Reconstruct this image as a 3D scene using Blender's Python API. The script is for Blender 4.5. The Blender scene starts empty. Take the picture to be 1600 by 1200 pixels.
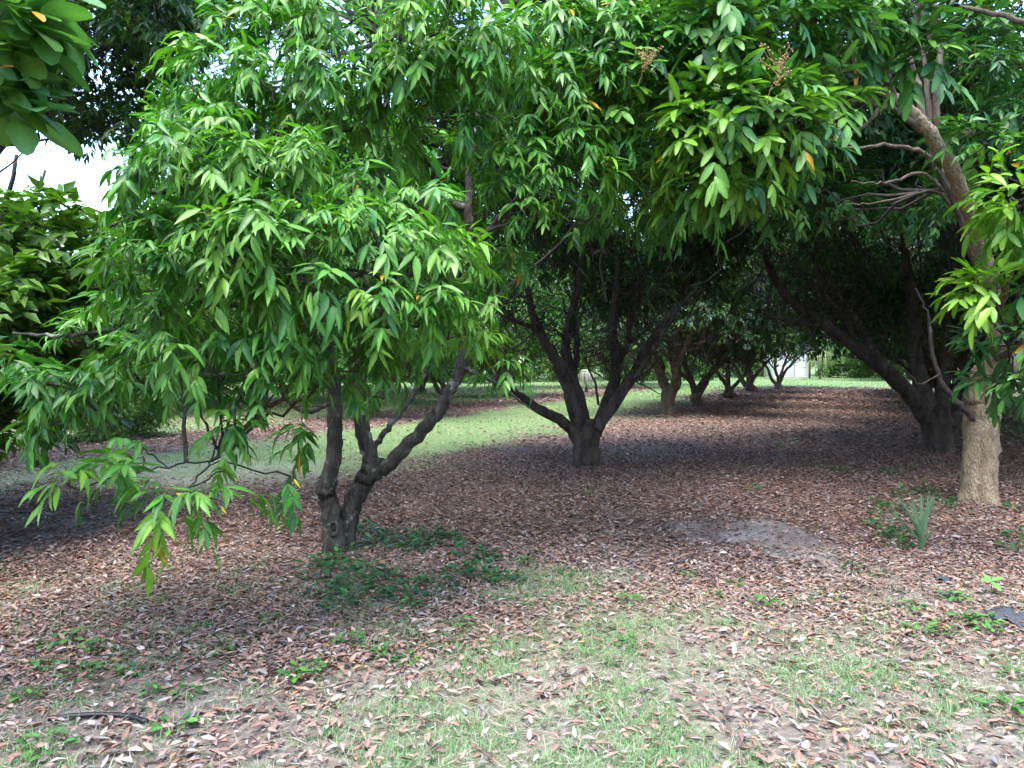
import bpy, math, random
import numpy as np
from mathutils import Matrix, Vector

sc = bpy.context.scene
col = sc.collection
R = math.radians
rng = np.random.default_rng(7)
random.seed(7)

# ------------------------------------------------------------------ camera, sky, sun, exposure
F, CX, CY, HOR, H = 1202.0, 800.0, 600.0, 565.0, 1.6
PITCH = math.atan((CY - HOR) / F)
cam = bpy.data.cameras.new('camera'); camo = bpy.data.objects.new('camera', cam); col.objects.link(camo)
cam.sensor_width = 36.0; cam.lens = 36.0 * F / 1600.0; cam.clip_end = 4000; cam.clip_start = 0.05
camo.location = (0, 0, H); camo.rotation_euler = (math.pi / 2 - PITCH, 0, 0)
sc.camera = camo

SUN_EL, SUN_AZ = 70.0, 200.0        # azimuth clockwise from +Y: behind the camera, in line with the rows
world = bpy.data.worlds.new('World'); sc.world = world; world.use_nodes = True
wn = world.node_tree.nodes; wl = world.node_tree.links
sky = wn.new('ShaderNodeTexSky'); sky.sky_type = 'NISHITA'; sky.sun_disc = False
sky.sun_elevation = R(SUN_EL); sky.sun_rotation = R(SUN_AZ); sky.air_density = 1.0; sky.dust_density = 1.2; sky.ozone_density = 1.0
bg = wn['Background']; bg.inputs['Strength'].default_value = 0.15
wl.new(sky.outputs[0], bg.inputs['Color'])
sun = bpy.data.lights.new('sun', 'SUN'); suno = bpy.data.objects.new('sun', sun); col.objects.link(suno)
sun.energy = 1.25; sun.angle = R(40); sun.color = (1.0, 0.965, 0.92)
sd = Vector((math.sin(R(SUN_AZ)) * math.cos(R(SUN_EL)), math.cos(R(SUN_AZ)) * math.cos(R(SUN_EL)), math.sin(R(SUN_EL))))
suno.rotation_euler = sd.to_track_quat('Z', 'Y').to_euler(); suno.location = (0, -5, 30)
vs = sc.view_settings; vs.view_transform = 'Standard'; vs.look = 'None'; vs.gamma = 1; vs.use_curve_mapping = False
vs.exposure = 2.72
sc.render.engine = 'CYCLES'
cy = sc.cycles; cy.max_bounces = 4; cy.diffuse_bounces = 2; cy.glossy_bounces = 1; cy.transmission_bounces = 2; cy.adaptive_threshold = .03
cy.use_denoising = True; cy.sample_clamp_indirect = 6; cy.caustics_reflective = False; cy.caustics_refractive = False

# ------------------------------------------------------------------ helpers
def at(px, py, Y):
    """the point of the place seen at photo pixel (px, py), Y metres in front of the camera"""
    u, v = (px - CX) / F, -(py - CY) / F
    c, s = math.cos(PITCH), math.sin(PITCH)
    d = np.array([u, c + v * s, v * c - s])
    return np.array([0, 0, H]) + d * (Y / d[1])
def proj(P):
    P = np.asarray(P, float); q = P - np.array([0, 0, H])
    c, s = math.cos(PITCH), math.sin(PITCH)
    dep = q[..., 1] * c - q[..., 2] * s
    v = q[..., 1] * s + q[..., 2] * c
    dep_ = np.where(np.abs(dep) < 1e-3, 1e-3, dep)
    return CX + F * q[..., 0] / dep_, CY - F * v / dep_, dep
def ground_at(px, py):
    d = F * H / (py - HOR); return (px - CX) / F * d, d
def sstep(x, a, b):
    t = np.clip((x - a) / (b - a), 0, 1); return t * t * (3 - 2 * t)
_tab = np.random.default_rng(3).random((256, 256))
def vnoise(x, y):
    x = np.asarray(x, float); y = np.asarray(y, float)
    xi = np.floor(x).astype(int); yi = np.floor(y).astype(int); fx = x - xi; fy = y - yi
    fx = fx * fx * (3 - 2 * fx); fy = fy * fy * (3 - 2 * fy)
    t = lambda i, j: _tab[(i) % 256, (j) % 256]
    return (t(xi, yi) * (1 - fx) + t(xi + 1, yi) * fx) * (1 - fy) + (t(xi, yi + 1) * (1 - fx) + t(xi + 1, yi + 1) * fx) * fy
def fbm(x, y, s=1.0):
    return (vnoise(x * s, y * s) + .5 * vnoise(x * s * 2.1 + 9, y * s * 2.1 + 4) + .25 * vnoise(x * s * 4.3 + 2, y * s * 4.3 + 7)) / 1.75
def gz(x, y):
    """ground height"""
    f = 1 - sstep(np.hypot(x, y), 55, 75)
    return f * (0.07 * (fbm(x, y, .45) - .5) + 0.05 * (fbm(x + 40, y, 1.4) - .5))
def norm(v):
    return v / np.maximum(np.linalg.norm(v, axis=-1, keepdims=True), 1e-9)
def rand_unit(n):
    return norm(rng.normal(size=(n, 3)))

def mesh_np(name, verts, faces, smooth=True, colr=None):
    """faces: list of int arrays (m,3) / (m,4)"""
    me = bpy.data.meshes.new(name)
    verts = np.asarray(verts, np.float32)
    fl = [np.asarray(f, np.int32) for f in faces if len(f)]
    me.vertices.add(len(verts)); me.vertices.foreach_set('co', verts.ravel())
    idx = np.concatenate([f.ravel() for f in fl]); sizes = np.concatenate([np.full(len(f), f.shape[1], np.int32) for f in fl])
    me.loops.add(len(idx)); me.loops.foreach_set('vertex_index', idx)
    me.polygons.add(len(sizes)); st = np.zeros(len(sizes), np.int32); st[1:] = np.cumsum(sizes)[:-1]
    me.polygons.foreach_set('loop_start', st); me.polygons.foreach_set('loop_total', sizes)
    if smooth: me.polygons.foreach_set('use_smooth', np.ones(len(sizes), bool))
    if colr is not None:
        c = np.ones((len(verts), 4), np.float32); c[:, :3] = colr
        a = me.attributes.new('col', 'FLOAT_COLOR', 'POINT'); a.data.foreach_set('color', c.ravel())
    me.update(calc_edges=True); me.validate()
    return me
def link(name, me, mat=None, parent=None, loc=None):
    o = bpy.data.objects.new(name, me); col.objects.link(o)
    if mat is not None and not me.materials: me.materials.append(mat)
    if parent is not None: o.parent = parent
    if loc is not None: o.location = loc
    return o
def tag(o, label=None, cat=None, group=None, kind=None):
    if label: o['label'] = label
    if cat: o['category'] = cat
    if group: o['group'] = group
    if kind: o['kind'] = kind
    return o
def empty(name, loc):
    o = bpy.data.objects.new(name, None); col.objects.link(o); o.location = loc; o.empty_display_size = .2
    return o

class Geo:
    """collects triangles and quads for one mesh"""
    def __init__(s): s.v = []; s.q = []; s.t = []; s.c = []; s.n = 0
    def add(s, v, q=None, t=None, c=None):
        v = np.asarray(v, float).reshape(-1, 3); s.v.append(v)
        if q is not None and len(q): s.q.append(np.asarray(q, int).reshape(-1, 4) + s.n)
        if t is not None and len(t): s.t.append(np.asarray(t, int).reshape(-1, 3) + s.n)
        s.c.append(np.ones((len(v), 3)) if c is None else np.broadcast_to(np.asarray(c, float), (len(v), 3)))
        s.n += len(v)
    def mesh(s, name, off=(0, 0, 0), smooth=True, colour=False):
        fs = []
        if s.q: fs.append(np.concatenate(s.q))
        if s.t: fs.append(np.concatenate(s.t))
        return mesh_np(name, np.concatenate(s.v) - np.asarray(off), fs, smooth, np.concatenate(s.c) if colour else None)

def catmull(P, m=5):
    P = np.asarray(P, float)
    if len(P) < 3:
        t = np.linspace(0, 1, m + 1)[:, None]; return P[0] * (1 - t) + P[-1] * t
    Q = np.vstack([2 * P[0] - P[1], P, 2 * P[-1] - P[-2]]); out = []
    for i in range(1, len(Q) - 2):
        p0, p1, p2, p3 = Q[i - 1:i + 3]
        for k in range(m):
            t = k / m
            out.append(.5 * ((2 * p1) + (-p0 + p2) * t + (2 * p0 - 5 * p1 + 4 * p2 - p3) * t * t + (-p0 + 3 * p1 - 3 * p2 + p3) * t ** 3))
    out.append(Q[-2]); return np.array(out)
def tube(g, P, rad, sides=10, m=5, rough=.08, seed=0, cap=True, wob=0.0, c=None):
    """limb along the points P with a radius for each; returns the smoothed centre line"""
    P4 = catmull(np.column_stack([np.asarray(P, float), rad]), m); C, r = P4[:, :3], np.maximum(P4[:, 3], .0015)
    rs = np.random.default_rng(seed)
    if wob: C[1:-1] += rs.normal(size=(len(C) - 2, 3)) * wob
    T = norm(np.gradient(C, axis=0)); a = np.array([0.3, 1, .1]); V = []
    u = np.cross(T[0], a); u /= np.linalg.norm(u)
    ang = np.linspace(0, 2 * math.pi, sides, endpoint=False)
    ph = rs.random(4) * 6.3
    for i in range(len(C)):
        u = u - T[i] * np.dot(u, T[i]); u /= np.linalg.norm(u); w = np.cross(T[i], u)
        lob = 1 + rough * (np.sin(2 * ang + ph[0] + i * .13) + .8 * np.sin(3 * ang + ph[1] - i * .21) + .5 * np.sin(5 * ang + ph[2] + i * .4)) + rough * .6 * rs.normal(size=sides)
        V.append(C[i] + (r[i] * lob)[:, None] * (np.cos(ang)[:, None] * u + np.sin(ang)[:, None] * w))
    n = len(C); V = np.concatenate(V)
    i, j = np.meshgrid(np.arange(n - 1), np.arange(sides), indexing='ij'); i = i.ravel(); j = j.ravel(); j2 = (j + 1) % sides
    q = np.column_stack([i * sides + j, i * sides + j2, (i + 1) * sides + j2, (i + 1) * sides + j])
    t = []
    if cap:
        V = np.vstack([V, C[-1]]); k = len(V) - 1
        t = [((n - 1) * sides + a_, (n - 1) * sides + (a_ + 1) % sides, k) for a_ in range(sides)]
    g.add(V, q, t, c); return C
def twigs(g, A, B, r0, r1, segs=4, sag=.12, wig=.06):
    """many thin three-sided twigs from A to B (n,3), vectorised"""
    n = len(A); A = np.asarray(A); B = np.asarray(B); L = np.linalg.norm(B - A, axis=1)
    t = np.linspace(0, 1, segs + 1)
    P = A[:, None] * (1 - t)[None, :, None] + B[:, None] * t[None, :, None]
    P[:, :, 2] += (np.sin(t * math.pi)[None] * (rng.normal(0, 1, n) * sag * L)[:, None])
    P[:, 1:-1] += rng.normal(size=(n, segs - 1, 3)) * (wig * L)[:, None, None]
    D = norm(B - A); u = norm(np.cross(D, np.array([.31, .2, .93]))); w = np.cross(D, u)
    rr = np.broadcast_to(np.asarray(r0, float), (n,))[:, None] * (1 - t)[None] + np.broadcast_to(np.asarray(r1, float), (n,))[:, None] * t[None]
    V = np.empty((n, segs + 1, 3, 3))
    for k in range(3):
        a = k * 2.0944; V[:, :, k] = P + rr[..., None] * (math.cos(a) * u + math.sin(a) * w)[:, None]
    base = []
    for s in range(segs):
        for k in range(3):
            base.append((s * 3 + k, s * 3 + (k + 1) % 3, (s + 1) * 3 + (k + 1) % 3, (s + 1) * 3 + k))
    base = np.array(base); off = (np.arange(n) * (segs + 1) * 3)[:, None, None]
    g.add(V.reshape(-1, 3), (base[None] + off).reshape(-1, 4))

# ------------------------------------------------------------------ materials
def mat_new(name):
    m = bpy.data.materials.new(name); m.use_nodes = True
    nt = m.node_tree; nt.nodes.clear(); o = nt.nodes.new('ShaderNodeOutputMaterial'); return m, nt.nodes, nt.links, o
def leaf_mat(name, source='attr', rough=.38, trans=.24, spec=.32, back=1.2, tr_tint=(1.0, 1.35, .4)):
    m, N, L, o = mat_new(name)
    if source == 'attr':
        a = N.new('ShaderNodeAttribute'); a.attribute_name = 'col'; c = a.outputs['Color']
    else:
        a = N.new('ShaderNodeObjectInfo'); a2 = N.new('ShaderNodeAttribute'); a2.attribute_name = 'col'
        m0 = N.new('ShaderNodeMix'); m0.data_type = 'RGBA'; m0.blend_type = 'MULTIPLY'; m0.inputs['Factor'].default_value = 1; L.new(a.outputs['Color'], m0.inputs['A']); L.new(a2.outputs['Color'], m0.inputs['B']); c = m0.outputs['Result']
    no = N.new('ShaderNodeTexNoise'); no.inputs['Scale'].default_value = 22; no.inputs['Detail'].default_value = 1
    tc = N.new('ShaderNodeTexCoord'); L.new(tc.outputs['Object'], no.inputs['Vector'])
    mr = N.new('ShaderNodeMapRange'); mr.inputs['To Min'].default_value = .72; mr.inputs['To Max'].default_value = 1.3
    L.new(no.outputs['Fac'], mr.inputs['Value'])
    mx = N.new('ShaderNodeMix'); mx.data_type = 'RGBA'; mx.blend_type = 'MULTIPLY'; mx.inputs['Factor'].default_value = 1
    L.new(c, mx.inputs['A']); L.new(mr.outputs[0], mx.inputs['B'])
    p = N.new('ShaderNodeBsdfPrincipled'); p.inputs['Roughness'].default_value = rough; p.inputs['Specular IOR Level'].default_value = spec
    L.new(mx.outputs['Result'], p.inputs['Base Color'])
    t = N.new('ShaderNodeBsdfTranslucent')
    m2 = N.new('ShaderNodeMix'); m2.data_type = 'RGBA'; m2.blend_type = 'MULTIPLY'; m2.inputs['Factor'].default_value = 1
    L.new(mx.outputs['Result'], m2.inputs['A']); m2.inputs['B'].default_value = (*[x * back for x in tr_tint], 1); m2.clamp_result = False
    L.new(m2.outputs['Result'], t.inputs['Color'])
    ms = N.new('ShaderNodeMixShader'); ms.inputs[0].default_value = trans
    L.new(p.outputs[0], ms.inputs[1]); L.new(t.outputs[0], ms.inputs[2]); L.new(ms.outputs[0], o.inputs['Surface'])
    return m
def bark_mat(name, dark, mid, pale, pale_amt=.5, scale=9, bump=.5):
    m, N, L, o = mat_new(name)
    tc = N.new('ShaderNodeTexCoord'); mp = N.new('ShaderNodeMapping'); mp.inputs['Scale'].default_value = (1, 1, .35)
    L.new(tc.outputs['Object'], mp.inputs['Vector'])
    n1 = N.new('ShaderNodeTexNoise'); n1.inputs['Scale'].default_value = scale; n1.inputs['Detail'].default_value = 8; n1.inputs['Roughness'].default_value = .65
    L.new(mp.outputs[0], n1.inputs['Vector'])
    cr = N.new('ShaderNodeValToRGB'); cr.color_ramp.elements[0].position = .34; cr.color_ramp.elements[0].color = (*dark, 1)
    cr.color_ramp.elements[1].position = .66; cr.color_ramp.elements[1].color = (*mid, 1); L.new(n1.outputs['Fac'], cr.inputs['Fac'])
    n2 = N.new('ShaderNodeTexNoise'); n2.inputs['Scale'].default_value = scale * 1.1; n2.inputs['Detail'].default_value = 5; n2.inputs['Roughness'].default_value = .7
    L.new(tc.outputs['Object'], n2.inputs['Vector'])
    r2 = N.new('ShaderNodeValToRGB'); r2.color_ramp.elements[0].position = .56; r2.color_ramp.elements[0].color = (0, 0, 0, 1)
    r2.color_ramp.elements[1].position = .68; r2.color_ramp.elements[1].color = (pale_amt,) * 3 + (1,); L.new(n2.outputs['Fac'], r2.inputs['Fac'])
    mx = N.new('ShaderNodeMix'); mx.data_type = 'RGBA'; L.new(r2.outputs[0], mx.inputs['Factor']); L.new(cr.outputs[0], mx.inputs['A']); mx.inputs['B'].default_value = (*pale, 1)
    v = N.new('ShaderNodeTexVoronoi'); v.inputs['Scale'].default_value = scale * 5; L.new(mp.outputs[0], v.inputs['Vector'])
    ad = N.new('ShaderNodeMath'); ad.operation = 'MULTIPLY_ADD'; L.new(n1.outputs['Fac'], ad.inputs[0]); ad.inputs[1].default_value = 2.2; L.new(v.outputs['Distance'], ad.inputs[2])
    b = N.new('ShaderNodeBump'); b.inputs['Strength'].default_value = bump; b.inputs['Distance'].default_value = .02; L.new(ad.outputs[0], b.inputs['Height'])
    p = N.new('ShaderNodeBsdfPrincipled'); p.inputs['Roughness'].default_value = .9; p.inputs['Specular IOR Level'].default_value = .2
    L.new(mx.outputs['Result'], p.inputs['Base Color']); L.new(b.outputs[0], p.inputs['Normal']); L.new(p.outputs[0], o.inputs['Surface'])
    return m
def plain_mat(name, c, rough=.7, var=.3, scale=30, spec=.3):
    m, N, L, o = mat_new(name)
    tc = N.new('ShaderNodeTexCoord'); n = N.new('ShaderNodeTexNoise'); n.inputs['Scale'].default_value = scale; n.inputs['Detail'].default_value = 4
    L.new(tc.outputs['Object'], n.inputs['Vector'])
    cr = N.new('ShaderNodeValToRGB'); cr.color_ramp.elements[0].position = .3; cr.color_ramp.elements[1].position = .7
    cr.color_ramp.elements[0].color = (*[x * (1 - var) for x in c], 1); cr.color_ramp.elements[1].color = (*[min(1, x * (1 + var)) for x in c], 1)
    L.new(n.outputs['Fac'], cr.inputs['Fac'])
    p = N.new('ShaderNodeBsdfPrincipled'); p.inputs['Roughness'].default_value = rough; p.inputs['Specular IOR Level'].default_value = spec
    L.new(cr.outputs[0], p.inputs['Base Color']); L.new(p.outputs[0], o.inputs['Surface']); return m
def ground_mat():
    m, N, L, o = mat_new('ground')
    at_ = N.new('ShaderNodeAttribute'); at_.attribute_name = 'col'
    sep = N.new('ShaderNodeSeparateColor'); L.new(at_.outputs['Color'], sep.inputs[0])
    tc = N.new('ShaderNodeTexCoord')
    def noise(s, d=6, r=.6):
        n = N.new('ShaderNodeTexNoise'); n.inputs['Scale'].default_value = s; n.inputs['Detail'].default_value = d; n.inputs['Roughness'].default_value = r
        L.new(tc.outputs['Object'], n.inputs['Vector']); return n.outputs['Fac']
    def ramp(f, stops):
        r = N.new('ShaderNodeValToRGB'); L.new(f, r.inputs['Fac'])
        while len(r.color_ramp.elements) < len(stops): r.color_ramp.elements.new(.5)
        for e, (p, c) in zip(r.color_ramp.elements, stops): e.position = p; e.color = (*c, 1)
        return r.outputs[0]
    def mix(f, a, b):
        x = N.new('ShaderNodeMix'); x.data_type = 'RGBA'; L.new(f, x.inputs['Factor']); L.new(a, x.inputs['A']); L.new(b, x.inputs['B']); return x.outputs['Result']
    vo = N.new('ShaderNodeTexVoronoi'); vo.inputs['Scale'].default_value = 42; vo.inputs['Randomness'].default_value = 1
    mp = N.new('ShaderNodeMapping'); mp.inputs['Scale'].default_value = (.6, 1, 1); L.new(tc.outputs['Object'], mp.inputs['Vector'])
    wr = N.new('ShaderNodeTexNoise'); wr.inputs['Scale'].default_value = 7; L.new(mp.outputs[0], wr.inputs['Vector'])
    va = N.new('ShaderNodeVectorMath'); va.operation = 'MULTIPLY_ADD'; L.new(wr.outputs['Color'], va.inputs[0]); va.inputs[1].default_value = (.25, .25, .25); L.new(mp.outputs[0], va.inputs[2])
    L.new(va.outputs[0], vo.inputs['Vector'])
    sc_ = N.new('ShaderNodeSeparateColor'); L.new(vo.outputs['Color'], sc_.inputs[0])
    litter = ramp(sc_.outputs[0], [(0, (.035, .025, .022)), (.35, (.09, .055, .042)), (.62, (.16, .098, .075)), (.85, (.22, .16, .135)), (1, (.30, .23, .19))])
    soil = ramp(noise(14), [(.3, (.05, .043, .04)), (.7, (.14, .12, .108))])
    sand = ramp(noise(30, 8, .7), [(.3, (.20, .18, .165)), (.7, (.40, .365, .335))])
    turf = ramp(noise(9, 8, .75), [(.28, (.07, .10, .04)), (.5, (.13, .19, .075)), (.72, (.22, .27, .13))])
    base = mix(sep.outputs[2], soil, litter); base = mix(sep.outputs[0], base, turf); base = mix(sep.outputs[1], base, sand)
    p = N.new('ShaderNodeBsdfPrincipled'); p.inputs['Roughness'].default_value = .95; p.inputs['Specular IOR Level'].default_value = .1
    b = N.new('ShaderNodeBump'); b.inputs['Strength'].default_value = .6; b.inputs['Distance'].default_value = .03; L.new(noise(38, 8, .7), b.inputs['Height'])
    L.new(base, p.inputs['Base Color']); L.new(b.outputs[0], p.inputs['Normal']); L.new(p.outputs[0], o.inputs['Surface']); return m

M_leaf = leaf_mat('leaf_green')
M_leaf1 = leaf_mat('leaf_single', 'object')
M_litter = leaf_mat('dry_leaf', rough=.9, trans=.08, spec=.1, back=1, tr_tint=(1, .8, .5))
M_litter1 = leaf_mat('dry_leaf_single', 'object', rough=.85, trans=.08, spec=.12, back=1, tr_tint=(1, .8, .5))
M_grass = leaf_mat('grass_blade', rough=.6, trans=.3, spec=.3, back=1.1, tr_tint=(1.1, 1.2, .5))
M_bark = bark_mat('bark_grey', (.02, .018, .016), (.085, .078, .066), (.28, .29, .26), .8, 8, .7)
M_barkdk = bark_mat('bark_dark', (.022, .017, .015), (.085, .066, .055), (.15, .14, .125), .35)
M_barktan = bark_mat('bark_tan', (.17, .125, .08), (.36, .28, .185), (.50, .46, .38), .6, 13, .9)  # tan made paler to carry the sunlight on trunk and main limb
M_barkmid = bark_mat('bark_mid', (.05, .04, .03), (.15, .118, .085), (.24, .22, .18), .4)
M_twig = plain_mat('twig', (.06, .05, .042), .9, .4, 40)
M_ground = ground_mat()

# ------------------------------------------------------------------ the orchard's plan: two rows of trees, an aisle between, a mown strip beyond
T1 = np.array(ground_at(527, 868)); DIR = np.array([.405, .914]); NRM = np.array([.914, -.405])
def row_n(x, y): return (x - T1[0]) * NRM[0] + (y - T1[1]) * NRM[1]
def row_a(x, y): return (x - T1[0]) * DIR[0] + (y - T1[1]) * DIR[1]
def blob2(x, y, px, py, rx, ry):
    cx, cy_ = ground_at(px, py); e = np.hypot((x - cx) / rx, (y - cy_) / ry) + 1.0 * (fbm(x, y, 3.2) - .5)
    return 1 - sstep(e, .6, 1.05)
def zones(x, y):
    n = row_n(x, y); a = row_a(x, y); j = (fbm(x, y, .7) - .5)
    lawn = sstep(-n + j * 3.0, 1.3, 3.6) * (1 - sstep(-n + j * 2.5, 6.4, 7.4)) * sstep(y + j * 3, 8.3, 11.5)
    strip2 = sstep(-n + j * 2, 9.2, 10.4) * .8
    far = sstep(y + j * 6, 47, 50) * (1 - .7 * (1 - sstep(np.hypot((x - 24.5) / 4, (y - 59) / 4), .6, 1.1)))
    side = sstep(n + j * 3, 6.2, 8.2) * .45
    f1 = (1 - sstep(y + j * 3.2, 4.5, 6.3)) * (.42 + .6 * sstep(x + j * 1.2, -.9, .4)) * (1 - .55 * sstep(x, 2.0, 3.2))
    grass = np.clip(np.maximum.reduce([lawn, strip2, far, side]), 0, 1)
    patch = sstep(fbm(x + 11, y + 3, 1.9), .36, .56)
    fore = np.clip(f1 * (.3 + .9 * patch), 0, 1)
    sand = np.maximum.reduce([blob2(x, y, 1222, 850, .50, .95), .7 * blob2(x, y, 1100, 838, .3, .5), .75 * blob2(x, y, 960, 893, .32, .55), .5 * blob2(x, y, 865, 925, .25, .25),
                              .55 * blob2(x, y, 560, 1100, .55, .4), .6 * blob2(x, y, 270, 1085, .6, .4), .5 * blob2(x, y, 1480, 925, .75, .7),
                              .35 * blob2(x, y, 30, 830, 1.1, 1.3), .4 * blob2(x, y, 1000, 706, .9, 1.2), .65 * blob2(x, y, 1560, 1180, .3, .2),
                              .6 * blob2(x, y, 300, 740, 2.6, 1.6), .4 * blob2(x, y, 1210, 1190, .5, .2)])
    bf = 3.7 + 1.0 * sstep(x, -1.6, .4) - .5 * sstep(x, 2.2, 3.2) + (fbm(x, y, .9) - .5) * 1.6
    sand = np.maximum(sand, .42 * (1 - sstep(y, bf - .6, bf + .6)) * sstep(y, -2, 0))
    litter = np.clip(1 - grass * .93, 0, 1) * (1 - .72 * sand)
    return grass, fore, sand, litter

# ------------------------------------------------------------------ ground
def lines(lo, hi, step, far):
    core = np.arange(lo, hi + 1e-6, step); out = []
    d, s = 0, step
    while d < far: s *= 1.35; d += s; out.append(d)
    out = np.array(out); return np.concatenate([(lo - out)[::-1], core, hi + out])
gx, gy = lines(-13, 15, .17, 1500), lines(1.5, 32, .17, 1500)
GX, GY = np.meshgrid(gx, gy, indexing='ij'); gxv, gyv = GX.ravel(), GY.ravel()
g_, f_, s_, l_ = zones(gxv, gyv)
ii, jj = np.meshgrid(np.arange(len(gx) - 1), np.arange(len(gy) - 1), indexing='ij'); ii = ii.ravel(); jj = jj.ravel(); ny = len(gy)
q = np.column_stack([ii * ny + jj, (ii + 1) * ny + jj, (ii + 1) * ny + jj + 1, ii * ny + jj + 1])
gm = mesh_np('ground', np.column_stack([gxv, gyv, gz(gxv, gyv)]), [q], True, np.column_stack([np.maximum(g_, f_ * .5), s_ * (.35 + .65 * sstep(fbm(gxv, gyv, 4.0), .35, .65)) * .85, l_]))
tag(link('ground', gm, M_ground), 'leaf-strewn orchard ground with sandy bare patches and thin turf', kind='structure')

# ------------------------------------------------------------------ leaves
def leaf_template(rows, width, droop, fold, curl=0.0, wave=0.0):
    """unit-length leaf along +X, width along Y, face up +Z; returns verts, quads, tris"""
    n = len(rows); V = []; q = []; t = []
    for (s, w) in rows:
        z = -droop * s * s; k = wave * math.sin(s * 9)
        if w == 0: V.append((s, k, z))
        else:
            V += [(s, k - w * width, z + fold * w * width + curl * (w * width) * 2), (s, k, z), (s, k + w * width, z + fold * w * width)]
    pos = []; i = 0
    for (s, w) in rows:
        pos.append((i, i, i) if w == 0 else (i, i + 1, i + 2)); i += 1 if w == 0 else 3
    for a, b in zip(pos[:-1], pos[1:]):
        if a[0] == a[1]: t += [(a[0], b[1], b[0]), (a[0], b[2], b[1])]
        elif b[0] == b[1]: t += [(a[0], a[1], b[0]), (a[1], a[2], b[0])]
        else: q += [(a[0], a[1], b[1], b[0]), (a[1], a[2], b[2], b[1])]
    fac = np.concatenate([[1.12] if w == 0 else [.86, 1.22, .86] for (s, w) in rows])
    return np.array(V, float), np.array(q, int).reshape(-1, 4), np.array(t, int).reshape(-1, 3), fac
LANCE = [(0, 0), (.16, .62), (.42, 1), (.72, .66), (1, 0)]
OVAL = [(0, 0), (.15, .55), (.45, .98), (.75, .75), (.93, .45), (1, 0)]
CHEAP = [(0, 0), (.42, 1), (1, 0)]
NEAR_T = [leaf_template(LANCE, .125, d, f, w) for d, f, w in ((.20, .5, 0), (.38, .4, .04), (.55, .6, 0), (.10, .3, -.04))]
LONGAN_T = [leaf_template(OVAL, .16, d, f, w) for d, f, w in ((.10, .35, 0), (.22, .25, .05), (.34, .45, 0))]
BIG_T = [leaf_template(OVAL, .30, d, f) for d, f in ((.12, .25), (.22, .12), (.05, .35))]
FAR_T = [leaf_template(CHEAP, .16, d, f) for d, f in ((.2, .4), (.35, .5), (.1, .3))]
FARBIG_T = [leaf_template(CHEAP, .27, d, f) for d, f in ((.15, .25), (.3, .3))]
DRY_T = [leaf_template(LANCE, .17, d, f, c, w) for d, f, c, w in ((-.15, .7, .2, .02), (.2, .5, 0, -.02), (-.3, .9, -.3, 0), (.05, .3, .4, .03), (-.05, 1.1, 0, 0))]
DRYFAR_T = [leaf_template(CHEAP, .18, d, f) for d, f in ((-.1, .6), (.15, .4), (-.25, .8))]
BLADE_T = [leaf_template([(0, .55), (.5, .6), (1, 0)], .03, d, 0) for d in (.25, .5, .1)]

def diamond(width, fold):
    return np.array([(0, 0, 0), (.42, -width, fold * width), (1, 0, -.12), (.42, width, fold * width)], float), np.zeros((0, 4), int), np.array([(0, 2, 1), (0, 3, 2)]), np.array([1.1, .9, 1.1, .9])
FAR_T = [diamond(.15, .45), diamond(.18, .3), diamond(.13, .7)]
FARBIG_T = [diamond(.27, .25), diamond(.24, .4)]
DRYFAR_T = [diamond(.18, .5), diamond(.2, -.3), diamond(.15, .9)]
def bake(g, tmpl, P, D, N, size, wid, colr):
    """place leaves: base P, axis D, face normal N; templates drawn at random"""
    n = len(P)
    if n == 0: return
    Y = norm(np.cross(N, D)); Z = np.cross(D, Y); pick = rng.integers(0, len(tmpl), n)
    for k, (V, q, t, fac) in enumerate(tmpl):
        m = pick == k; c = int(m.sum())
        if not c: continue
        W = P[m][:, None] + size[m][:, None, None] * (V[None, :, 0:1] * D[m][:, None] + (V[None, :, 1:2] * Y[m][:, None]) * wid[m][:, None, None] + V[None, :, 2:3] * Z[m][:, None])
        off = (np.arange(c) * len(V))[:, None, None]
        g.add(W.reshape(-1, 3), (q[None] + off).reshape(-1, 4), (t[None] + off).reshape(-1, 3), (colr[m][:, None] * fac[None, :, None]).reshape(-1, 3))
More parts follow.
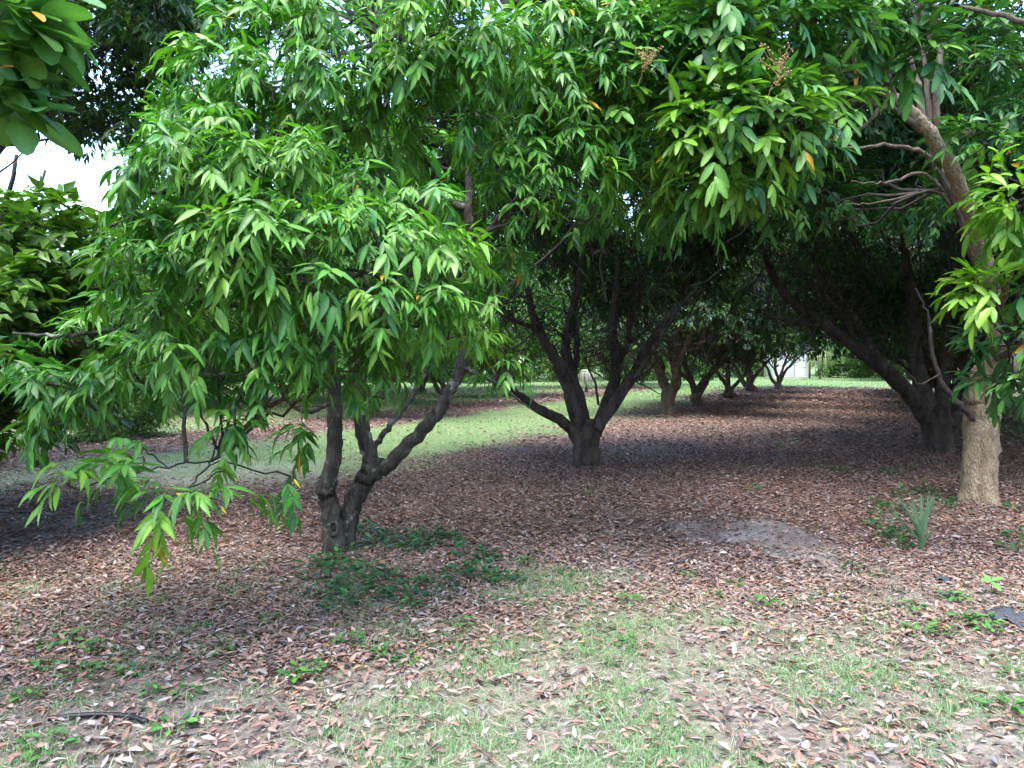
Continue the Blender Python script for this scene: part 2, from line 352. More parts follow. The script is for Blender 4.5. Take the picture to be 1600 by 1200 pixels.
def sprays(S, O, size, kk=(4, 5), jj=4, leaf=(.11, .15), grav=.75, rach=.22, spread=.85, rise=.15):
    """leaf frames of compound-leaf sprays at points S opening along O"""
    n = len(S); K = kk[1]; J = 2 * jj + 1
    u = norm(np.cross(O, np.array([.2, .1, 1.0]) + rng.normal(size=(n, 3)) * .2)); w = np.cross(O, u)
    az = rng.random((n, 1)) * 6.28 + np.arange(K)[None] * 6.283 / K + rng.normal(size=(n, K)) * .3
    rad = np.cos(az)[..., None] * u[:, None] + np.sin(az)[..., None] * w[:, None]
    r = norm(.55 * O[:, None] + spread * rad + np.array([0, 0, rise]))
    Lr = rach * size[:, None] * rng.uniform(.7, 1.15, (n, K))
    side = norm(np.cross(r, np.array([0, 0, 1.0]) + rad * .2))
    s = np.concatenate([np.repeat(np.linspace(.34, .95, jj), 2), [1.0]]); sg = np.concatenate([np.tile([-1, 1], jj), [0]])
    s = s + rng.normal(size=(n, K, J)) * .04
    P = S[:, None, None] + r[:, :, None] * (s * Lr[..., None])[..., None]; P[..., 2] -= .3 * Lr[..., None] * s * s
    g = grav * rng.uniform(.55, 1.35, (n, K, J))
    D = norm(.75 * r[:, :, None] + (.62 * sg)[None, None, :, None] * side[:, :, None] + rng.normal(size=(n, K, J, 3)) * .17 - g[..., None] * np.array([0, 0, 1.0]))
    Nn = norm(np.cross(D, np.broadcast_to(side[:, :, None], D.shape)))
    Nn = Nn * np.where(Nn[..., 2:3] < -.15, -1, 1); Nn = norm(Nn + rng.normal(size=Nn.shape) * .22 + .15 * O[:, None, None])
    Ls = rng.uniform(*leaf, (n, K, J)) * size[:, None, None]
    keep = rng.random((n, K, J)) > .1
    keep &= (np.arange(K)[None, :, None] < rng.integers(kk[0], K + 1, n)[:, None, None])
    f = keep.ravel(); sid = np.repeat(np.arange(n), K * J)[f]
    return P.reshape(-1, 3)[f], D.reshape(-1, 3)[f], Nn.reshape(-1, 3)[f], Ls.ravel()[f], sid
def tint(n, base, young, p_young=.0, sid=None, young_lit=None):
    base = np.array(base); c = base[rng.integers(0, len(base), n)] * rng.uniform(.75, 1.3, (n, 1))
    t = rng.random(n) * .16
    if young_lit is not None: t = np.clip(t * .6 + young_lit[sid] * rng.uniform(.6, 1.1, n), 0, 1)
    return c * (1 - t[:, None]) + np.array(young) * t[:, None]
def shell(c, r, n, out=None, low=-.55):
    u = rand_unit(n * 2 + 8); u = u[u[:, 2] > low][:n]
    P = np.asarray(c) + u * r * rng.uniform(.55, 1.05, (len(u), 1)) * np.array([1.1, 1.1, .85])
    O = u + np.array([0, 0, .15])
    if out is not None: O = O + np.asarray(out) * .6
    return P, norm(O)

GREEN = [(.042, .155, .026), (.056, .185, .030), (.030, .115, .026), (.080, .21, .032)]
YOUNG_SUNLIT = (.21, .38, .04)  # lime of young leaves, also painting the sunlit sprays
SHADED = [(.014, .050, .023), (.021, .065, .026), (.011, .039, .021)]  # darker greens: canopy shade put into the leaf colour
OLIVE = [(.045, .105, .022), (.060, .125, .025), (.028, .075, .020)]

# choose the leaves that show largest: nearest to the camera in its cell of the picture
def pick_near(P, D, size, n, cell=24, extra=0.0):
    px, py, dep = proj(P + D * size[:, None] * .5)
    ok = (dep > .4) & (px > 4) & (px < 1596) & (py > 4) & (py < 1196)
    idx = np.where(ok)[0]; idx = idx[np.argsort(dep[idx])]; seen = set(); out = []
    for i in idx:
        k = (int(px[i] // cell), int(py[i] // cell))
        if k in seen: continue
        seen.add(k); out.append(i)
    out = np.array(out, int); sc_ = (size[out] / dep[out]); return out[np.argsort(-sc_)[:n]]
_single = {}
def single_leaves(root, name, key, tmpl, P, D, N, size, wid, colr, mat):
    if key not in _single:
        _single[key] = []
        for i, (V, q_, t_, fac) in enumerate(tmpl):
            me = mesh_np('leaf_blade', V, [q_, t_], colr=np.repeat(fac[:, None], 3, 1)); me.materials.append(mat); _single[key].append(me)
    inv = Matrix.Translation(-Vector(root.location)) if root is not None else Matrix.Identity(4)
    Y = norm(np.cross(N, D)); Z = np.cross(D, Y); objs = []
    for i in range(len(P)):
        o = bpy.data.objects.new(name, random.choice(_single[key])); col.objects.link(o)
        s = size[i]; w = wid[i]
        m = Matrix(((D[i][0] * s, Y[i][0] * s * w, Z[i][0] * s, P[i][0]), (D[i][1] * s, Y[i][1] * s * w, Z[i][1] * s, P[i][1]), (D[i][2] * s, Y[i][2] * s * w, Z[i][2] * s, P[i][2]), (0, 0, 0, 1)))
        if root is not None: o.parent = root; m = inv @ m
        o.matrix_basis = m; o.color = (*colr[i], 1); objs.append(o)
    return objs

# ------------------------------------------------------------------ trees
def near_tree(label, name, base, limbs, blobs, leaf_kw, tmpl, key, greens, bark, per_m2=46, young=(), wid=1.0, n_single=300, size_v=(.7, 1.3), twig_r=.006, bark2=None):
    """limbs: list of (part name, points, radii); blobs: (centre, radius, share of young and sunlit lime)"""
    root = empty(name, (base[0], base[1], float(gz(base[0], base[1])))); off = np.array(root.location)
    tag(root, label, 'tree'); skel = []
    for k, (pn, P, r) in enumerate(limbs):
        g = Geo(); C = tube(g, P, r, 14 if max(r) > .06 else 8, 6, .045, seed=k + int(abs(base[0]) * 100), wob=.006)
        if pn != 'side_limb': skel.append(C)
        link(pn, g.mesh(pn, off), M_barkdk if pn == 'side_limb' else bark if (pn == 'trunk' or k < 2 or bark2 is None) else bark2, root)
    skel = np.concatenate(skel); skel = skel[skel[:, 2] > .9] if (skel[:, 2] > .9).any() else skel
    tw = Geo(); S = []; O = []; Yg = []
    cen = np.mean([b[0] for b in blobs], axis=0)
    A = []; B = []; ra = []
    for (c, r, yg, *cnt) in blobs:
        c = np.asarray(c, float); d2 = np.linalg.norm(skel - c, axis=1) + np.maximum(0, skel[:, 2] - c[2] + .1) * 1.2
        A.append(skel[np.argmin(d2)]); B.append(c); ra.append(.005 if cnt and cnt[0] < 3 else .008 + .010 * min(1.5, np.linalg.norm(A[-1] - c)))
        m = cnt[0] if cnt else max(3, int(per_m2 * r * r * rng.uniform(.8, 1.15))); P, o_ = shell(c, r, m, norm(c - cen))
        S.append(P); O.append(o_); Yg.append(np.clip(rng.normal(yg * 1.15, .2, len(P)), 0, 1))
        m1 = len(P); twigs(tw, np.repeat(c[None], m1, 0) + rng.normal(size=(m1, 3)) * r * .12, P, twig_r, .0025, 3, .08, .05)
    twigs(tw, np.array(A), np.array(B), np.array(ra), .007, 6, .07, .03)
    S = np.concatenate(S); O = np.concatenate(O); Yg = np.concatenate(Yg)
    size = rng.uniform(*size_v, len(S))
    P, D, N, Ls, sid = sprays(S, O, size, **leaf_kw)
    C = tint(len(P), greens, YOUNG_SUNLIT, sid=sid, young_lit=Yg); W = rng.uniform(.8, 1.2, len(P)) * wid
    old = rng.random(len(P)) < .0025; C[old] = np.array((.5, .26, .03))
    ch = pick_near(P, D, Ls, n_single); rest = np.ones(len(P), bool); rest[ch] = False
    single_leaves(root, 'leaf', key, tmpl, P[ch], D[ch], N[ch], Ls[ch], W[ch], C[ch], M_leaf1)
    ppx, ppy, dep = proj(P); hid = rest & ((dep > 6.3) | (ppx < -40) | (ppx > 1640) | (ppy < -40)); rest &= ~hid
    g = Geo(); bake(g, tmpl, P[rest], D[rest], N[rest], Ls[rest], W[rest], C[rest])
    bake(g, FARBIG_T if key == 'big' else FAR_T, P[hid], D[hid], N[hid], Ls[hid], W[hid] * 1.1, C[hid])
    tag(link('crown', g.mesh('crown', off, colour=True), M_leaf, root), kind='stuff')
    tag(link('twigs', tw.mesh('twigs', off), M_twig, root), kind='stuff')
    return root
def rand_blobs(n, c, rad, r=(.35, .6), reject=None, zmin=1.7, yg=.05, inner=.62):
    out = []; tries = 0
    while len(out) < n and tries < n * 40:
        tries += 1; u = rand_unit(1)[0]; k = rng.uniform(inner, 1.0)
        p = np.asarray(c) + u * np.asarray(rad) * k
        if p[2] < zmin: continue
        if reject is not None:
            px, py, dep = proj(p)
            if reject(px, py, dep, p): continue
        out.append((p, rng.uniform(*r), yg))
    return out
def B(px, py, Y, r, yg=.1, *cnt): return (at(px, py, Y), r, yg, *cnt)

# --- the forked tree standing nearest, with leafy boughs hanging towards the camera
b1 = (T1[0], T1[1])
t1_limbs = [
    ('trunk', [at(522, 880, 6.32), at(522, 850, 6.32), at(519, 800, 6.32), at(508, 765, 6.32), at(517, 735, 6.30), at(524, 680, 6.28), at(523, 610, 6.2), at(510, 540, 6.1), at(488, 450, 5.9), at(470, 340, 5.8), at(455, 220, 5.7), at(450, 60, 5.7)],
     [.115, .10, .082, .080, .066, .060, .056, .052, .046, .038, .03, .016]),
    ('trunk', [at(538, 878, 6.42), at(541, 840, 6.42), at(548, 800, 6.45), at(562, 765, 6.5), at(578, 738, 6.52), at(588, 715, 6.55)], [.10, .085, .080, .082, .086, .07]),
    ('limb', [at(584, 735, 6.52), at(576, 700, 6.52), at(565, 665, 6.55), at(562, 610, 6.55), at(566, 540, 6.6), at(575, 450, 6.6), at(585, 340, 6.7), at(600, 220, 6.8), at(610, 60, 6.9)], [.066, .066, .064, .052, .048, .042, .036, .028, .016]),
    ('limb', [at(570, 750, 6.5), at(605, 728, 6.5), at(640, 692, 6.45), at(672, 660, 6.4), at(690, 635, 6.4), at(708, 600, 6.4), at(722, 565, 6.45), at(732, 500, 6.5), at(735, 420, 6.5), at(733, 330, 6.5), at(738, 230, 6.6), at(760, 120, 6.7), at(790, 10, 6.8)],
     [.062, .060, .056, .053, .052, .052, .048, .044, .040, .036, .030, .022, .013]),
    ('limb', [at(584, 700, 6.5), at(610, 665, 6.45), at(632, 635, 6.5), at(655, 600, 6.7), at(668, 570, 6.9), at(690, 540, 7.1), at(730, 500, 7.2)], [.026, .025, .025, .025, .024, .02, .012]),
    ('limb', [at(523, 625, 6.2), at(495, 640, 5.95), at(465, 640, 5.6), at(420, 600, 5.3), at(340, 585, 5.0), at(240, 600, 4.7), at(150, 640, 4.5)], [.018, .017, .015, .013, .011, .008, .004]),
    ('limb', [at(512, 545, 6.1), at(460, 500, 5.6), at(380, 480, 5.1), at(300, 470, 4.8), at(200, 510, 4.8), at(100, 525, 4.8), at(20, 520, 4.9)], [.034, .032, .028, .023, .018, .013, .008]),
    ('limb', [at(490, 450, 5.9), at(440, 400, 5.3), at(370, 340, 4.8), at(290, 300, 4.6), at(220, 300, 4.5)], [.04, .035, .028, .02, .01]),
    ('limb', [at(566, 540, 6.6), at(610, 470, 5.8), at(640, 430, 5.2), at(680, 440, 4.8), at(710, 480, 4.6)], [.04, .034, .026, .018, .009]),
    ('limb', [at(733, 330, 6.5), at(690, 300, 6.5), at(640, 190, 5.9), at(640, 110, 5.4)], [.036, .03, .022, .012]),
    ('limb', [at(735, 400, 6.5), at(790, 330, 6.3), at(850, 270, 6.0), at(920, 200, 5.8)], [.035, .03, .022, .012]),
    ('limb', [at(720, 570, 6.45), at(745, 585, 6.3), at(780, 600, 6.0), at(830, 640, 5.9)], [.022, .018, .012, .006]),
    ('limb', [at(420, 600, 5.3), at(400, 640, 4.9), at(370, 680, 4.6), at(330, 720, 4.2), at(290, 770, 3.8)], [.010, .009, .008, .006, .004]),
    ('limb', [at(330, 720, 4.2), at(250, 730, 3.95), at(180, 745, 3.75), at(125, 765, 3.6)], [.005, .005, .004, .003]),
]
t1_blobs = [B(*a) for a in [
    (258, 285, 4.4, .17, .1), (285, 258, 4.25, .24, .12), (330, 245, 4.2, .32, .12), (410, 255, 4.25, .30, .28), (470, 270, 4.4, .22, .3), (300, 310, 4.3, .30, .05), (390, 315, 4.3, .28, .1),
    (250, 395, 4.3, .18, .2), (275, 400, 4.15, .26, .12), (310, 400, 4.1, .32, .1), (390, 400, 4.1, .30, .15), (460, 390, 4.1, .32, .2), (540, 390, 4.2, .32, .15), (600, 400, 4.25, .30, .12), (640, 330, 4.5, .26, .1), (560, 330, 4.5, .28, .1),
    (480, 445, 4.1, .26, .1), (550, 470, 4.15, .28, .1), (620, 450, 4.2, .28, .15), (690, 440, 4.3, .24, .25), (720, 470, 4.35, .18, .3), (690, 400, 4.5, .2, .15),
    (230, 480, 4.3, .2, .05), (280, 545, 4.1, .24, .18), (340, 590, 4.2, .2, .12), (395, 575, 4.1, .24, .2), (430, 530, 4.2, .22, .12), (440, 600, 4.3, .2, .1), (520, 540, 4.3, .22, .2), (560, 580, 4.5, .18, .12), (500, 600, 4.5, .18, .1),
    (310, 635, 4.3, .13, .0), (345, 660, 4.2, .08, .0, 2), (700, 530, 4.5, .17, .35), (740, 545, 4.6, .13, .4), (545, 510, 4.4, .2, .1), (780, 590, 5.6, .12, .05), (650, 540, 4.9, .10, .05), (600, 620, 5.2, .05, .0, 1), (490, 680, 5.2, .04, .0, 1),
    (105, 755, 3.55, .05, .35, 1), (140, 745, 3.6, .04, .3, 1), (190, 745, 3.7, .05, .3, 1), (225, 715, 3.9, .05, .2, 1), (270, 780, 3.6, .07, .2, 2), (320, 780, 3.6, .08, .35, 2), (365, 780, 3.7, .05, .3, 1), (265, 810, 3.55, .03, .2, 1), (350, 735, 3.9, .04, .1, 1), (455, 745, 4.3, .06, .15, 1), (215, 690, 4.1, .05, .0, 1),
    (50, 620, 4.5, .18, 0), (110, 590, 4.5, .18, 0), (165, 595, 4.5, .14, 0), (60, 660, 4.6, .12, 0), (200, 570, 4.6, .14, 0), (110, 635, 4.6, .14, 0), (30, 590, 4.7, .16, .1), (235, 600, 4.6, .09, 0),
    (120, 540, 5.0, .2, 0), (190, 490, 5.0, .2, 0), (250, 510, 5.0, .2, 0),
    (340, 120, 5.2, .27, .05), (300, 140, 5.4, .2, 0), (440, 140, 5.0, .34, .1), (520, 110, 5.0, .34, .12), (480, 50, 5.1, .34, .08), (400, 60, 5.3, .30, .05), (560, 190, 5.2, .28, .1), (500, 190, 5.1, .28, .15), (390, 180, 5.2, .26, .05),
    (630, 60, 5.0, .30, .3), (690, 50, 5.0, .32, .25), (750, 90, 5.1, .30, .2), (680, 120, 5.0, .28, .25), (740, 30, 5.2, .30, .15), (620, 130, 5.2, .26, .15), (640, 180, 5.5, .30, 0), (700, 190, 5.5, .30, 0), (560, 40, 5.3, .30, .1),
    (820, 60, 5.6, .32, .1), (880, 70, 5.5, .34, .12), (940, 70, 5.5, .34, .15), (900, 130, 5.4, .30, .12), (850, 150, 5.5, .28, .15), (950, 150, 5.5, .28, .3), (840, 210, 5.5, .28, .12), (900, 210, 5.5, .30, .2), (950, 240, 5.6, .26, .1),
    (820, 260, 5.5, .26, .15), (870, 270, 5.4, .28, .2), (930, 290, 5.6, .22, .1), (815, 310, 5.5, .22, .15), (840, 335, 5.5, .12, .15), (780, 230, 5.8, .28, .05), (980, 260, 5.8, .20, .15), (770, 150, 5.8, .25, .05), (790, 415, 6.0, .16, .1), (780, 385, 6.0, .16, .0),
]]
t1_blobs += [B(*a) for a in [(430, 200, 6.2, .32, 0), (500, 230, 6.3, .34, 0), (570, 250, 6.4, .32, 0), (520, 300, 6.0, .26, 0), (620, 240, 6.3, .28, 0), (470, 150, 6.4, .34, 0), (680, 260, 6.9, .3, 0), (350, 200, 6.0, .28, 0), (300, 190, 6.2, .22, 0), (760, 330, 7.2, .25, 0), (640, 330, 6.8, .22, 0)]]
t1_blobs += rand_blobs(66, (T1[0] + .1, T1[1] + .5, 4.3), (3.2, 3.0, 2.6), (.3, .48), zmin=2.1,
                       reject=lambda px, py, d, p: d < 6.0 or (py > 330 and px > 480) or py > 470 or px < 270)
t1_blobs += [(np.array((x, y, z)), r, .05, 16) for x, y, z, r in zip(rng.uniform(-4.2, 2.2, 34), rng.uniform(7.2, 10.6, 34), rng.uniform(6.4, 7.9, 34), rng.uniform(.4, .6, 34))]  # clumps added above the frame to shade the tree behind
t1 = near_tree('near tree with two forked dark trunks and leafy boughs drooping towards the grass', 'fruit_tree', b1, t1_limbs, t1_blobs,
               dict(kk=(2, 6), jj=3, leaf=(.08, .145), grav=.75, rach=.15), NEAR_T, 'lance', GREEN, M_bark, per_m2=135, twig_r=.004)

# --- tan-trunked tree at the right, its boughs reaching over the aisle
r1x, r1y = ground_at(1530, 785)
r1_limbs = [
    ('trunk', [at(1529, 800, 8.74), at(1529, 786, 8.74), at(1529, 750, 8.74), at(1531, 690, 8.74), at(1535, 640, 8.72), at(1540, 605, 8.7), at(1548, 575, 8.65)], [.25, .215, .178, .178, .190, .20, .17]),
    ('limb', [at(1538, 610, 8.65), at(1556, 540, 8.4), at(1552, 470, 8.1), at(1540, 410, 7.8), at(1522, 350, 7.5), at(1502, 300, 7.25), at(1478, 245, 7.0), at(1448, 205, 6.8), at(1425, 175, 6.7), at(1385, 145, 6.5), at(1340, 108, 6.3), at(1300, 60, 6.1), at(1240, 20, 5.9)],
     [.12, .085, .076, .072, .070, .068, .064, .058, .046, .040, .032, .022, .012]),
    ('limb', [at(1545, 480, 8.2), at(1515, 380, 8.0), at(1490, 310, 7.9), at(1460, 240, 7.8), at(1450, 160, 7.8), at(1440, 60, 7.8)], [.05, .045, .04, .036, .03, .02]),
    ('limb', [at(1465, 230, 6.95), at(1462, 150, 6.9), at(1470, 80, 6.9), at(1460, 0, 6.9)], [.038, .032, .026, .02]),
    ('limb', [at(1440, 200, 6.8), at(1435, 140, 6.8), at(1420, 90, 6.8)], [.035, .03, .02]),
    ('limb', [at(1440, 205, 6.8), at(1400, 172, 6.6), at(1375, 170, 6.5), at(1345, 200, 6.4), at(1305, 218, 6.3)], [.03, .022, .018, .016, .009]),
    ('limb', [at(1375, 168, 6.5), at(1350, 155, 6.4), at(1325, 165, 6.3), at(1318, 180, 6.3)], [.014, .013, .011, .007]),
    ('limb', [at(1460, 265, 7.8), at(1440, 238, 7.6), at(1390, 228, 7.4), at(1330, 230, 7.3), at(1290, 225, 7.2)], [.026, .022, .018, .014, .008]),
    ('limb', [at(1480, 300, 7.9), at(1440, 270, 7.8), at(1400, 283, 7.6), at(1370, 285, 7.5), at(1330, 283, 7.4)], [.02, .017, .014, .011, .006]),
    ('limb', [at(1395, 150, 6.5), at(1380, 105, 6.4), at(1355, 70, 6.3), at(1350, 20, 6.2)], [.03, .024, .02, .012]),
    ('limb', [at(1490, 330, 8.0), at(1460, 300, 8.0), at(1380, 315, 7.9), at(1320, 320, 7.9)], [.016, .013, .01, .006]),
    ('limb', [at(1500, 10, 7.0), at(1545, 18, 6.9), at(1600, 34, 6.8), at(1680, 60, 6.7)], [.018, .022, .026, .03]),
    ('limb', [at(1555, 500, 8.2), at(1580, 420, 7.4), at(1600, 380, 6.7), at(1590, 330, 6.2)], [.04, .032, .022, .012]),
    ('limb', [at(1556, 560, 8.45), at(1590, 540, 7.4), at(1600, 520, 6.6), at(1575, 540, 6.1)], [.04, .03, .02, .01]),
    ('limb', [at(1552, 600, 8.7), at(1590, 560, 8.9), at(1650, 480, 9.1), at(1700, 380, 9.2)], [.10, .08, .07, .05]),
    ('side_limb', [at(1520, 655, 8.65), at(1500, 632, 8.6), at(1476, 606, 8.6), at(1460, 565, 8.65), at(1454, 520, 8.7), at(1448, 485, 8.75), at(1430, 450, 8.8)], [.04, .034, .028, .024, .02, .015, .008]),
    ('side_limb', [at(1466, 585, 8.6), at(1440, 600, 8.4), at(1425, 590, 8.3), at(1405, 570, 8.2)], [.012, .01, .008, .005]),
]
r1_blobs = [B(*a) for a in [
    (1010, 60, 5.6, .30, .1), (1070, 60, 5.5, .32, .1), (1130, 40, 5.4, .32, .15), (1190, 50, 5.5, .30, .1), (1250, 40, 5.6, .32, .08), (1300, 40, 5.8, .28, .1), (1060, 120, 5.5, .28, .3), (1000, 150, 5.6, .22, .45), (1020, 110, 5.5, .22, .3),
    (1115, 110, 5.4, .28, .2), (1170, 110, 5.5, .26, .1), (1110, 180, 5.3, .26, .5), (1170, 170, 5.3, .26, .5), (1220, 180, 5.3, .26, .35), (1270, 170, 5.6, .22, .25), (1140, 215, 5.2, .24, .55), (1200, 210, 5.3, .24, .35), (1260, 210, 5.5, .22, .2), (1300, 190, 5.6, .15, .35),
    (1240, 240, 5.4, .20, .05), (1190, 260, 5.6, .22, .0), (1090, 290, 5.5, .20, .55), (1130, 290, 5.5, .18, .45), (1170, 300, 5.6, .18, .15), (1110, 310, 5.7, .10, .0), (1070, 295, 5.7, .09, .55), (1150, 310, 5.8, .10, 0), (1080, 250, 5.7, .2, .1),
    (1430, 20, 5.9, .22, .1), (1420, 60, 5.9, .16, .1), (1435, 95, 5.9, .10, .1), (1360, 15, 5.9, .2, .1), (1330, 95, 6.0, .13, .1), (1360, 40, 6.2, .2, .1),
    (1572, 292, 5.8, .09, .75), (1600, 310, 5.8, .14, .75), (1590, 335, 5.9, .08, .8), (1560, 450, 5.8, .10, .75), (1595, 455, 5.8, .14, .75), (1535, 458, 5.9, .04, .9),
    (1600, 375, 6.0, .12, .1), (1605, 410, 6.0, .12, .1), (1575, 505, 6.0, .15, .1), (1590, 535, 6.0, .18, .05), (1555, 540, 6.1, .12, .05), (1585, 590, 6.0, .15, .05), (1575, 615, 6.1, .08, .05),
    (1520, 205, 6.8, .13, .1), (1540, 225, 6.9, .12, .05), (1470, 330, 8.6, .18, 0),
    (1560, 90, 7.6, .35, 0), (1600, 180, 7.6, .35, 0), (1560, 200, 8.5, .3, 0), (1600, 100, 8.6, .4, 0), (1520, 40, 8.0, .32, 0), (1590, 20, 7.5, .35, 0),
]]
r1_blobs += rand_blobs(44, (r1x + .3, r1y + .6, 4.9), (3.0, 3.0, 2.2), (.32, .48), zmin=2.6,
                       reject=lambda px, py, d, p: d < 7.6 or (1230 < px < 1560 and py > -40 and d < 9.6) or py > 330 or px < 980)
r1_blobs += [(np.array((x, y, z)), r, .03, 12) for x, y, z, r in zip(rng.uniform(2.0, 8.5, 44), rng.uniform(7.6, 11.6, 44), rng.uniform(6.5, 8.0, 44), rng.uniform(.45, .65, 44))]  # overhead foliage added out of view to darken the aisle beyond
r1 = near_tree('single straight tan trunk standing at the right with lime sprays of broad leaflets', 'fruit_tree', (r1x, r1y), r1_limbs, r1_blobs,
               dict(kk=(3, 5), jj=3, leaf=(.12, .175), grav=.45, rach=.24, rise=.22), LONGAN_T, 'oval', [(.034, .12, .036), (.046, .145, .042), (.026, .09, .034)], M_barktan, per_m2=110, twig_r=.005, bark2=M_barkmid)

# --- broad-leaved tree whose boughs reach in at the left border
lb = (-3.1, 3.1)
l_limbs = [('trunk', [(-3.1, 3.1, -.08), (-3.08, 3.1, .6), (-3.0, 3.12, 1.4), (-2.95, 3.1, 2.2), (-2.9, 3.0, 3.2), (-2.9, 3.0, 4.4)], [.11, .09, .08, .07, .055, .03]),
           ('limb', [(-2.95, 3.1, 2.0), (-2.7, 3.0, 2.35), (-2.4, 2.9, 2.6), (-2.1, 2.85, 2.75)], [.04, .032, .022, .01]),
           ('limb', [(-3.0, 3.12, 1.3), (-2.7, 3.05, 1.45), (-2.35, 3.0, 1.55)], [.03, .022, .01]),
           ('limb', [(-2.9, 3.0, 3.2), (-2.5, 2.9, 3.3), (-2.15, 2.8, 3.25)], [.035, .025, .01])]
l_blobs = [B(-5, 70, 2.8, .06, .15), B(5, 100, 2.8, .04, .1, 2), B(-22, 145, 2.8, .05, .05, 2), B(-20, 165, 2.85, .03, 0, 1), B(-10, 30, 2.7, .08, .05), B(20, -25, 2.9, .07, .4), B(-90, 100, 2.8, .14, 0), B(-110, 200, 2.9, .14, 0), B(-62, 590, 3.0, .02, .35, 1), B(-60, 525, 3.0, .02, .35, 1), B(-140, 560, 3.0, .12, .2),
           B(-160, 0, 2.9, .25, 0), B(-270, 150, 3.0, .3, 0), B(-240, 350, 3.2, .25, 0), B(-140, -120, 3, .25, 0), B(-300, -200, 3.2, .35, 0), B(-420, 0, 3.3, .35, 0)]
l1 = near_tree('broad-leaved tree reaching in at the left border with large glossy oval leaves', 'broadleaf_tree', lb, l_limbs, l_blobs,
               dict(kk=(3, 4), jj=2, leaf=(.13, .18), grav=.3, rach=.10, rise=.2), BIG_T, 'big', [(.06, .17, .06), (.075, .20, .07), (.05, .14, .05)], M_barkmid, per_m2=170, n_single=60, twig_r=.005)

# --- generic crowns, shared between alike trees further off
def crown_proto(seed, rxy=3.45, rz=2.6, cz=4.2, nb=80, per=34, leaf=(.10, .145), tmpl=FAR_T, greens=SHADED, zmin=1.75, jj=2, kk=(3, 4), size=(1.0, 1.35), grav=.8, inner=.62, yg=.06, wid=1.0, root_z=.8, front=None):
    global rng
    rng = np.random.default_rng(seed)
    bl = rand_blobs(nb, (0, 0, cz), (rxy, rxy, rz), (.42, .72), zmin=zmin, yg=yg, inner=inner, reject=(lambda px, py, d, p: p[1] < front[0] and p[2] < front[1]) if front else None)
    tw = Geo(); S = []; O = []; Y = []
    for (c, r, y) in bl:
        P, o_ = shell(c, r, max(4, int(per * r * r / .3 * rng.uniform(.7, 1.2))), norm(c - np.array([0, 0, cz - .5]))); S.append(P); O.append(o_); Y.append(np.clip(rng.normal(y, .15, len(P)), 0, 1))
        twigs(tw, np.repeat(c[None], len(P), 0), P, .006, .003, 3, .08, .06)
    c = np.array([b[0] for b in bl]); k = rng.uniform(.25, .5, (len(c), 1)) if front is None else rng.uniform(.5, .8, (len(c), 1)); a = np.array([0, 0, root_z]) * (1 - k) + c * k + rng.normal(size=c.shape) * .15
    a[:, 2] = np.maximum(a[:, 2], 1.0)
    twigs(tw, a, c, .026 if front is None else .017, .008, 7, .06 if front is None else .12, .03 if front is None else .045)
    d = norm(c - np.array([0, 0, cz])); e = a + (c - a) * rng.uniform(.3, .8, (len(c), 1)); twigs(tw, np.repeat(e, 4, 0), np.repeat(e, 4, 0) + rng.normal(size=(4 * len(e), 3)) * np.array([.75, .75, .32]), .008, .003, 5, .12, .07)
    S = np.concatenate(S); O = np.concatenate(O); Y = np.concatenate(Y)
    P, D, N, L, sid = sprays(S, O, rng.uniform(*size, len(S)), kk=kk, jj=jj, leaf=leaf, grav=grav, rach=.2)
    g = Geo(); bake(g, tmpl, P, D, N, L, rng.uniform(.8, 1.2, len(P)) * wid, tint(len(P), greens, YOUNG_SUNLIT, sid=sid, young_lit=Y))
    cm = g.mesh('crown', colour=True); cm.materials.append(M_leaf); tm = tw.mesh('twigs'); tm.materials.append(M_twig)
    return cm, tm
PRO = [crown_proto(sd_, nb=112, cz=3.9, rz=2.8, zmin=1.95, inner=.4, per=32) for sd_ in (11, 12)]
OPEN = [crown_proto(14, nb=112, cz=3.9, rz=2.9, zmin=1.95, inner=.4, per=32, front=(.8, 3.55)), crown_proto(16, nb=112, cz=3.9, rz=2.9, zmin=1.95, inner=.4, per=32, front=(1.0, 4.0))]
LIT = [crown_proto(21, greens=GREEN, zmin=1.1, cz=3.6, rz=2.7, yg=.12), crown_proto(22, greens=OLIVE, zmin=.8, cz=3.6, rz=2.9, yg=.2, nb=70)]  # lighter leaf greens paint the light from the open side
rng = np.random.default_rng(77)
